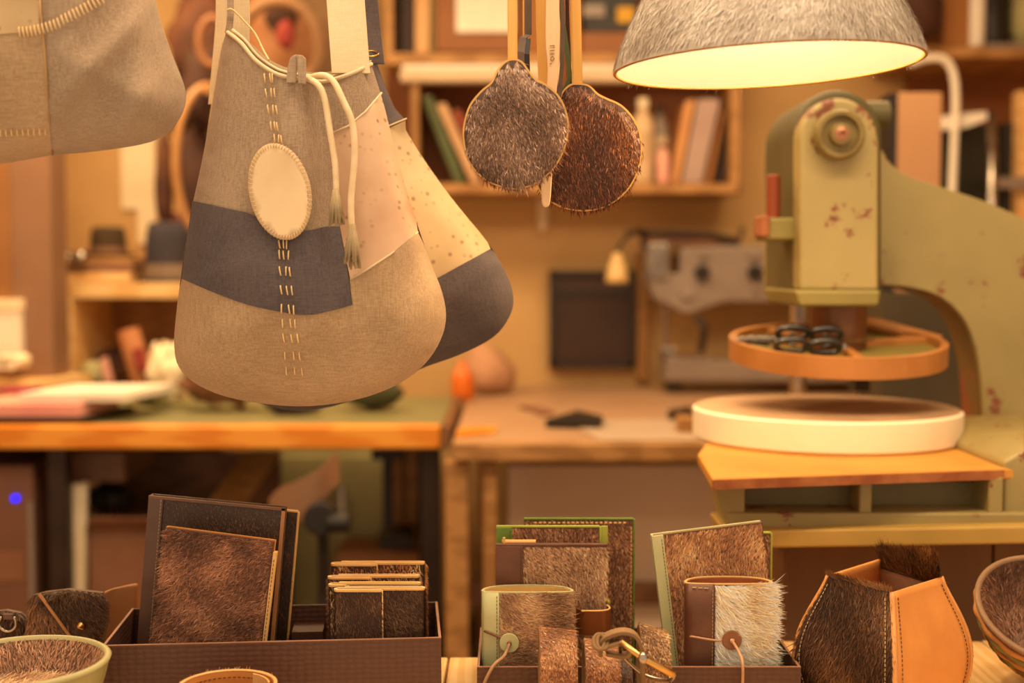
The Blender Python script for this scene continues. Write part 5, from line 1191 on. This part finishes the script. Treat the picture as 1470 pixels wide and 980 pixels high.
# ------------------------------------------------------------------ coiled fur belt with buckle
belt = thing('fur_belt', 'coiled brown fur belt with brass buckle in front of the notebooks', 'belt', (X(850, 1.43), 1.43, ZS))
belt_hide = mat('belt_hide', '#5a3018', '#6e3e22', 14, .6); belt_back = mat('belt_suede', '#7a5c3c', '#8a6a46', 20, .8)
def belt_loop(xc, wid, yc, zc, ry, rz, a0, a1, dx, name, cols, nf, tilt=0):
    """strap running round a loop in the YZ plane (front outside = fur)"""
    pth = []; nn = 36
    for k in range(nn+1):
        a = a0+(a1-a0)*k/nn
        pth.append(np.array([xc+dx*k/nn, yc-ry*math.cos(a), zc+rz*math.sin(a)]))
    W = np.array([wid, 0, wid*tilt])
    o = part(name, ribbon(pth, W, .004), belt_back, belt, bevel=.0008)
    g = []
    for k in range(nn):
        p, q = pth[k], pth[k+1]
        nrm = np.array([0, (p[1]-yc)/ry**2, (p[2]-zc)/rz**2]); nrm /= np.linalg.norm(nrm); e = nrm*.0021
        g.append(((np.array([p-W*.48, p+W*.48, q+W*.48, q-W*.48])+e), [(0, 1, 2, 3)]))
    part('hide_face', join(*g), belt_hide, o)
    fur('fur', join(*g), int(nf*1.3), .0034, .0009, (.25, 0, -1), .12, cols, o, bright=1.05, fleck=.06, ref=(xc, yc, zc), out=True, nscale=35)
    return o
FBelt = ['#4a2818', '#764628', '#a06a42', '#cc9868']
zlo = ZS+.008
def zz(py, D): return Z(py, D)
zt1 = Z(922, 1.40)
belt_loop(X(803, 1.405), S(56, 1.4), 1.442, (zlo+zt1)/2, .042, (zt1-zlo)/2, -1.45, 4.5, .0, 'belt_loop', FBelt, 9000, -.11)
zt2 = Z(938, 1.41)
belt_loop(X(868, 1.41), S(52, 1.41), 1.448, (zlo+zt2)/2, .038, (zt2-zlo)/2, -1.45, 4.5, .0, 'belt_loop', FBelt, 7000, -.14)
zt3 = Z(950, 1.42)
belt_loop(X(897, 1.42), S(28, 1.42), 1.452, (zlo+zt3)/2, .034, (zt3-zlo)/2, -1.45, 4.5, .0, 'belt_loop', FD, 2500, -.1)
# end loop with the buckle: strap arches forward over to the right
zt4 = Z(914, 1.42)
belt_loop(X(944, 1.425), S(42, 1.42), 1.452, (zlo+zt4)/2, .036, (zt4-zlo)/2, -1.45, 4.5, .0, 'belt_loop', ['#2a160c', '#5a3820', '#9a7048', '#d0a878'], 7000, -.32)
ar = smoothpoly([at(862, 940, 1.40), at(862, 922, 1.398), at(872, 912, 1.395), at(893, 906, 1.39), at(910, 910, 1.388), at(919, 924, 1.388), at(922, 945, 1.39), at(923, 985, 1.395), at(923, 1060, 1.40)], 5, False)
part('belt_arch', ribbon(ar, (0, .018, 0), .0045), belt_back, belt, bevel=.001)
for k, dx in enumerate((0, 5)):
    part('keeper_loop', tube([at(860+dx+8*math.cos(a), 921+11*math.sin(a), 1.39-.008*math.sin(a)) for a in np.linspace(0, 2*math.pi, 24, endpoint=False)], .0022, 8, True), belt_back, belt, smooth=True)
part('belt_tongue', ribbon(smoothpoly([at(868, 928, 1.392), at(890, 922, 1.386), at(905, 928, 1.384), at(898, 940, 1.39), at(870, 937, 1.395)], 5, False), (0, .016, 0), .004), belt_back, belt, bevel=.001)
bk_ = part('buckle_bar', tube([at(891, 921, 1.372), at(922, 944, 1.365), at(968, 968, 1.36)], [.0030, .0034, .0040], 12), gold_m, belt, smooth=True)
part('buckle_joint', lathe([(.0005, -.006), (.004, -.005), (.0056, 0), (.004, .005), (.0005, .006)], at(923, 944, 1.364), 16), steel_m, bk_, smooth=True)
part('buckle_frame', tube(smoothpoly([at(968, 968, 1.362), at(960, 976, 1.39), at(925, 968, 1.405), at(893, 940, 1.40), at(891, 921, 1.374)], 6, False), .0020, 10), steel_m, bk_, smooth=True)
# ------------------------------------------------------------------ four sided leather vase
vz0 = ZS+.006; vz1 = Z(826, 1.53); vh = vz1-vz0
vc = np.array([X(1271, 1.54), 1.56, 0]); vyaw = math.radians(40)
vase = thing('leather_vase', 'four sided vase of tan leather and dark brown fur panels', 'vase', (vc[0], vc[1], ZS))
def vhw(t):   # half width of a panel edge (corner radius) along the height
    return .064+.036*math.sin(math.pi*min(1, max(0, (1-t)*.80+.02)))**1.0
dirs = []
px_c = [(1189, 826), (1281, 850), (1351, 828), (1266, 802)]
cor = [atz(x, y, vz1) for x, y in px_c]; ctr_ = sum(cor)/4
def vpt(i, t):
    """corner i at height fraction t"""
    d = cor[i]-ctr_; s = 1+.56*math.sin(math.pi*min(1-t, 1)*.76)**1.25
    return np.array([ctr_[0]+d[0]*s, ctr_[1]+d[1]*s, vz0+vh*t])
def vpanel(i, j, off):
    V = []; F = []; nu, nv = 10, 18
    for b in range(nv+1):
        t = b/nv; A, B = vpt(i, t), vpt(j, t); nrm = np.cross(B-A, [0, 0, 1.0]); nrm /= np.linalg.norm(nrm)
        mid = (A+B)/2-np.array([ctr_[0], ctr_[1], (A[2]+B[2])/2])
        if nrm@mid < 0: nrm = -nrm
        for a in range(nu+1):
            u = a/nu; bul = -.004*math.sin(math.pi*u)*math.sin(math.pi*t)+off
            V.append(A*(1-u)+B*u+nrm*bul)
    for b in range(nv):
        for a in range(nu): q = b*(nu+1)+a; F.append((q, q+1, q+nu+2, q+nu+1))
    return np.array(V), F
vhide = mat('vase_hide', '#2a1a12', '#3a261a', 20, .8)
names = [('fur_panel', 0, 1), ('leather_panel', 1, 2), ('fur_panel', 2, 3), ('leather_panel', 3, 0)]
suede_in = mat('suede_inside', '#b09478', '#9c8268', 14, .85)
for nme, i, j in names:
    g = vpanel(i, j, 0)
    pn = part(nme, g, vhide if nme == 'fur_panel' else L_tan, vase, smooth=True, solid=.0036)
    if nme == 'fur_panel':
        part('suede_lining', vpanel(i, j, -.0035), suede_in, pn, smooth=True)
        fur('fur', (lambda g_: (g_[0], [f for f in g_[1] if g_[0][list(f)].mean(0)[2] > vz0+.014]))(vpanel(i, j, .0019)), 11000, .009, .0009, (.15, 0, -1), .18, ['#1e120c', '#301e14', '#4a3020', '#6e4e36'], vase, bright=1.5, ref=(ctr_[0], ctr_[1], vz0+vh*.5), out=True, nscale=16)
    for e, k in ((i, -1), (j, 1)):
        pth = []
        for b in range(3, 27):
            t = b/27; A, B = vpt(i, t), vpt(j, t); u = .07 if k < 0 else .93
            nrm = np.cross(B-A, [0, 0, 1.0]); nrm /= np.linalg.norm(nrm); mid = (A+B)/2-np.array([ctr_[0], ctr_[1], A[2]])
            if nrm@mid < 0: nrm = -nrm
            pth.append(A*(1-u)+B*u+nrm*(.0026 if nme != 'fur_panel' else .0042))
        o = part('stitching', dashes(pth, .0032, .0018, .00055), stitch_dk if nme != 'fur_panel' else stitch_lt, vase); o['kind'] = 'stuff'
for i in range(4):
    part('corner_seam', tube([vpt(i, t) for t in np.linspace(0, 1, 24)], .0032, 8), mat('seam_leather', '#d89a5c', '#c88a4c', 20, .5), vase, smooth=True)
part('base_plate', prism([vpt(i, 0.0)+np.array([0, 0, .001]) for i in range(4)], (0, 0, .003)), L_tan, vase)
# tall fur tuft of the back panel rising above the rim
A, B = vpt(2, 1.0), vpt(3, 1.0)
tf = grid(A+np.array([0, 0, -.012]), B+np.array([0, 0, -.012]), B+np.array([0, 0, .012]), A+np.array([-.004, 0, .024]), 6, 3)
part('back_flap', tf, vhide, vase, solid=.003)
fur('back_flap_fur', tf, 7000, .012, .0008, (.25, .3, 1), .5, ['#1c110a', '#3a2414', '#5e3f26', '#8a6440'], vase, nscale=30)
A, B = vpt(0, 1.0), vpt(1, 1.0)
tf = grid(A+np.array([0, 0, -.003]), B+np.array([0, 0, -.003]), B+np.array([0, 0, .002]), A+np.array([0, 0, .002]), 6, 1)
fur('front_rim_fur', tf, 1500, .007, .0007, (.1, 0, 1), .6, ['#2a1a10', '#5a3e28', '#8a6a4c'], vase)

# ------------------------------------------------------------------ bowls, pen cup, purses
def bowl(label, cx, cy, zrim, R_, zbase, rb, lean, outer, rimm, fcols, woven=False):
    t = thing('fur_bowl', label, 'bowl', (cx, cy, zbase)); H = zrim-zbase
    RM = Matrix.Rotation(lean, 4, 'X')
    prf = [(rb, 0), (rb*1.08, .004), (rb+(R_-rb)*.55, H*.42), (rb+(R_-rb)*.85, H*.75), (R_, H)]
    t_ = .006
    inn = [(r-t_, z+(.004 if k else .006)) for k, (r, z) in enumerate(prf[1:-1])]+[(R_-t_, H)]
    o = part('outer_wall', lathe(prf, (cx, cy, zbase), 64, True, False, RM), outer, t, smooth=True)
    part('rim', lathe([(R_, H-.003), (R_+.001, H), (R_-.002, H+.002), (R_-t_, H+.0015), (R_-t_-.001, H-.004)], (cx, cy, zbase), 64, False, False, RM), rimm, t, smooth=True)
    gi = lathe(inn, (cx, cy, zbase), 64, False, False, RM); part('lining', gi, mat('bowl_hide', '#5a4030', '#6c5040', 20, .8), t, smooth=True)
    zi = inn[0][1]+(.006 if lean else .052)
    gf = lathe([(.001, zi), (np.interp(zi, [q[1] for q in inn], [q[0] for q in inn])-.001, zi)], (cx, cy, zbase), 48, False, False, RM); part('floor_hide', gf, MATS['bowl_hide'], t)
    up = np.array(RM.to_3x3() @ Vector((0, 0, 1)))
    fur('wall_fur', gi, 11000, .007, .0009, -up, .15, fcols[0], t, ref=np.array([cx, cy, zbase])+up*H*.8, nscale=18)
    fur('floor_fur', gf, 4000, .014, .0011, (.6, .9, 0), .15, fcols[1], t, bright=1.3, ref=np.array([cx, cy, zbase])+up*H*2, nscale=18)
    return t, RM, prf
D_b = 1.36; zr = Z(948, D_b)
bowl('lime green leather bowl lined with fur at the bottom left', X(18, D_b), D_b, zr, S(127, D_b), ZS+.001, S(70, D_b), 0, mat('leather_yellowgreen', '#989060', '#a69e6c', 10, .45, .08, 160), mat('rim_yellow', '#a8a070', '#b4ac7c', 10, .5), (['#543a2c', '#7e5c46', '#a67e62', '#c8a284'], ['#7a5640', '#b48c68', '#d8b48c', '#ecd2ae']))
# right basket bowl: tilted towards the viewer
rb_, Rr = .030, S(108, 1.56)
tb, RMb, prfb = bowl('woven bowl lined with dark fur tilted at the right edge', X(1516, 1.56), 1.60, ZS+.120, Rr, ZS+.026, rb_, math.radians(32), mat('basket_brown', '#7a5634', '#6a4828', 20, .7), mat('basket_rim', '#8a6a4e', '#7c5e44', 14, .6, .2, 90), (['#2a1a12', '#4c3222', '#6e4c38', '#94705a'], ['#2a1a12', '#4c3222', '#6e4c38', '#94705a']))
cb_ = np.array([X(1516, 1.56), 1.60, ZS+.026]); Rn = np.array(RMb.to_3x3())
wv = [mat('reed_tan', '#c08040', '#ac6e34', 20, .6), mat('reed_brown', '#6a4426', '#7c5230', 20, .6), mat('reed_olive', '#6e6a34', '#7c783e', 20, .6)]
for k in range(10):
    t = (k+.5)/10; z = (.125-.032)*t*.92; r = np.interp(z, [p[1] for p in prfb], [p[0] for p in prfb])+.001
    pth = [np.array([(r+.0012*math.sin(16*a+k*math.pi))*math.cos(a), (r+.0012*math.sin(16*a+k*math.pi))*math.sin(a), z]) for a in np.linspace(0, 2*math.pi, 96, endpoint=False)]
    part('reed', tube([Rn@p+cb_ for p in pth], .0042, 6, True), wv[k % 3], tb, smooth=True)
part('foot_wedge', box((cb_[0]+.01, cb_[1]+.035, ZS+.0095), (.03, .02, .016)), wood_mid, tb)
# pen cup with tan lining
Dp = 1.36; zr = Z(962, 1.41); rp_ = S(72, Dp); pcx = X(320, Dp)
cup = thing('leather_cup', 'round fur cup with tan stitched leather lining in front of the left box', 'cup', (pcx, Dp, ZS))
go = lathe([(rp_, 0), (rp_, zr-ZS)], (pcx, Dp, ZS), 64, True, False)
part('outer_hide', go, mat('hide_cup', '#5a4434', '#6a5242', 20, .8), cup, smooth=True)
part('lining', lathe([(rp_-.004, .003), (rp_-.004, zr-ZS)], (pcx, Dp, ZS), 64), L_tan, cup, smooth=True)
part('rim', lathe([(rp_, zr-ZS-.001), (rp_, zr-ZS+.001), (rp_-.004, zr-ZS+.001), (rp_-.004, zr-ZS-.001)], (pcx, Dp, ZS), 64), edge_pale, cup, smooth=True)
part('overlap_edge', ribbon([(pcx+(rp_-.009)*math.cos(a), Dp+(rp_-.009)*math.sin(a), ZS+(zr-ZS)/2) for a in np.linspace(.2, 1.1, 8)], (0, 0, zr-ZS), .002), edge_pale, cup)
o = part('stitching', dashes([(pcx+(rp_-.0048)*math.cos(a), Dp+(rp_-.0048)*math.sin(a), zr-.007) for a in np.linspace(.9, 2.9, 40)], .0032, .0022, .00055), stitch_dk, cup); o['kind'] = 'stuff'
fur('fur', lathe([(rp_, .004), (rp_, zr-ZS-.001)], (pcx, Dp, ZS), 48), 7000, .004, .0008, (.2, 0, 1), .15, FG, cup, ref=(pcx, Dp, ZS+.05), out=True)

def purse(label, poly, D, flap, stud, ring, cols, nf):
    poly = [tuple(p) for p in poly]
    t = thing('fur_purse', label, 'purse', (X(poly[0][0], D), D, ZS), 'small fur purses at the left')
    g2, tri = sheet(poly, 9); d = np.clip(segdist(g2, poly)/22, 0, 1); q = np.sqrt(1-(1-d)**2)*.010
    fr_ = np.array([at(x, y, D-.004-k) for (x, y), k in zip(g2, q)]); bk2 = np.array([at(x, y, D+.004+k) for (x, y), k in zip(g2, q)])
    m = mat('purse_hide', '#33211a', '#422c22', 20, .8)
    part('front', (fr_, tri), m, t, smooth=True); part('back', (bk2, tri), m, t, smooth=True)
    part('gusset', ribbon([at(x, y, D) for x, y in poly], (0, .008, 0), .002, True), L_dark, t)
    fur('fur', (fr_, tri), nf, .009, .0009, (.35, 0, -1), .28, cols, t, nscale=26)
    if flap:
        g3, tr3 = sheet(flap, 8); d3 = np.clip(segdist(g3, poly)/22, 0, 1); q3 = np.sqrt(1-(1-d3)**2)*.010
        f3_ = np.array([at(x, y, D-.0085-k) for (x, y), k in zip(g3, q3)])
        fp = part('flap', (f3_, tr3), m, t, smooth=True, solid=.002)
        fur('flap_fur', (f3_, tr3), nf, .009, .0009, (.35, 0, -1), .35, FD, fp, nscale=26)
        part('flap_edge', tube([at(x, y, D-.0235) for x, y in flap[:3]], .0019, 6), mat('edge_rust', '#a8764a'), fp)
    if stud:
        c = at(stud[0], stud[1], D-.024); s_ = part('stud', lathe([(.0055, 0), (.005, .003), (.003, .004), (.0022, .0065), (.0005, .007)], c, 20, True, False, Matrix.Rotation(math.pi/2, 4, 'X')), gold_m, t, smooth=True)
    if ring:
        c = at(ring[0], ring[1], D-.022)
        part('ring', tube([c+np.array([.0105*math.cos(a), 0, .0105*math.sin(a)]) for a in np.linspace(math.pi*.75, math.pi*2.25, 30)], .0018, 8), steel_m, t, smooth=True)
        part('ring_tab', box(c+np.array([0, .002, .0075]), (.012, .004, .007)), L_dark, t, bevel=.001)
    return t
purse('dark fur envelope purse with brass stud behind the lime bowl', [(42, 862), (50, 854), (66, 850), (100, 846), (147, 851), (150, 860), (146, 900), (140, 925), (135, 984), (32, 984), (38, 920)], 1.585, [(56, 852), (80, 885), (104, 918), (122, 921), (134, 912), (144, 890), (149, 858), (120, 850), (90, 847)], (116, 898), None, ['#2a1a12', '#46301f', '#644632', '#86644a'], 4500)
purse('dark leather purse with steel ring at the far left edge', [(-60, 884), (-20, 879), (10, 876), (30, 880), (41, 888), (40, 930), (34, 984), (-60, 984)], 1.60, None, None, (11, 894), FD, 3000)
tp = thing('tan_pouch', 'plain tan leather pouch standing between the purse and the left box', 'pouch', (X(168, 1.64), 1.64, ZS))
part('front', prism([at(144, 852, 1.64), at(160, 846, 1.64), at(196, 838, 1.65), at(200, 968, 1.65), at(140, 968, 1.64)], (0, .012, 0)), mat('leather_pouch_tan', '#a8744a', '#9c6a42', 12, .55), tp, bevel=.004)
part('side_strap', ribbon([at(150, 862, 1.60), at(152, 890, 1.60), at(146, 915, 1.595), at(140, 978, 1.595)], (.004, .010, 0), .003), L_dark, tp)
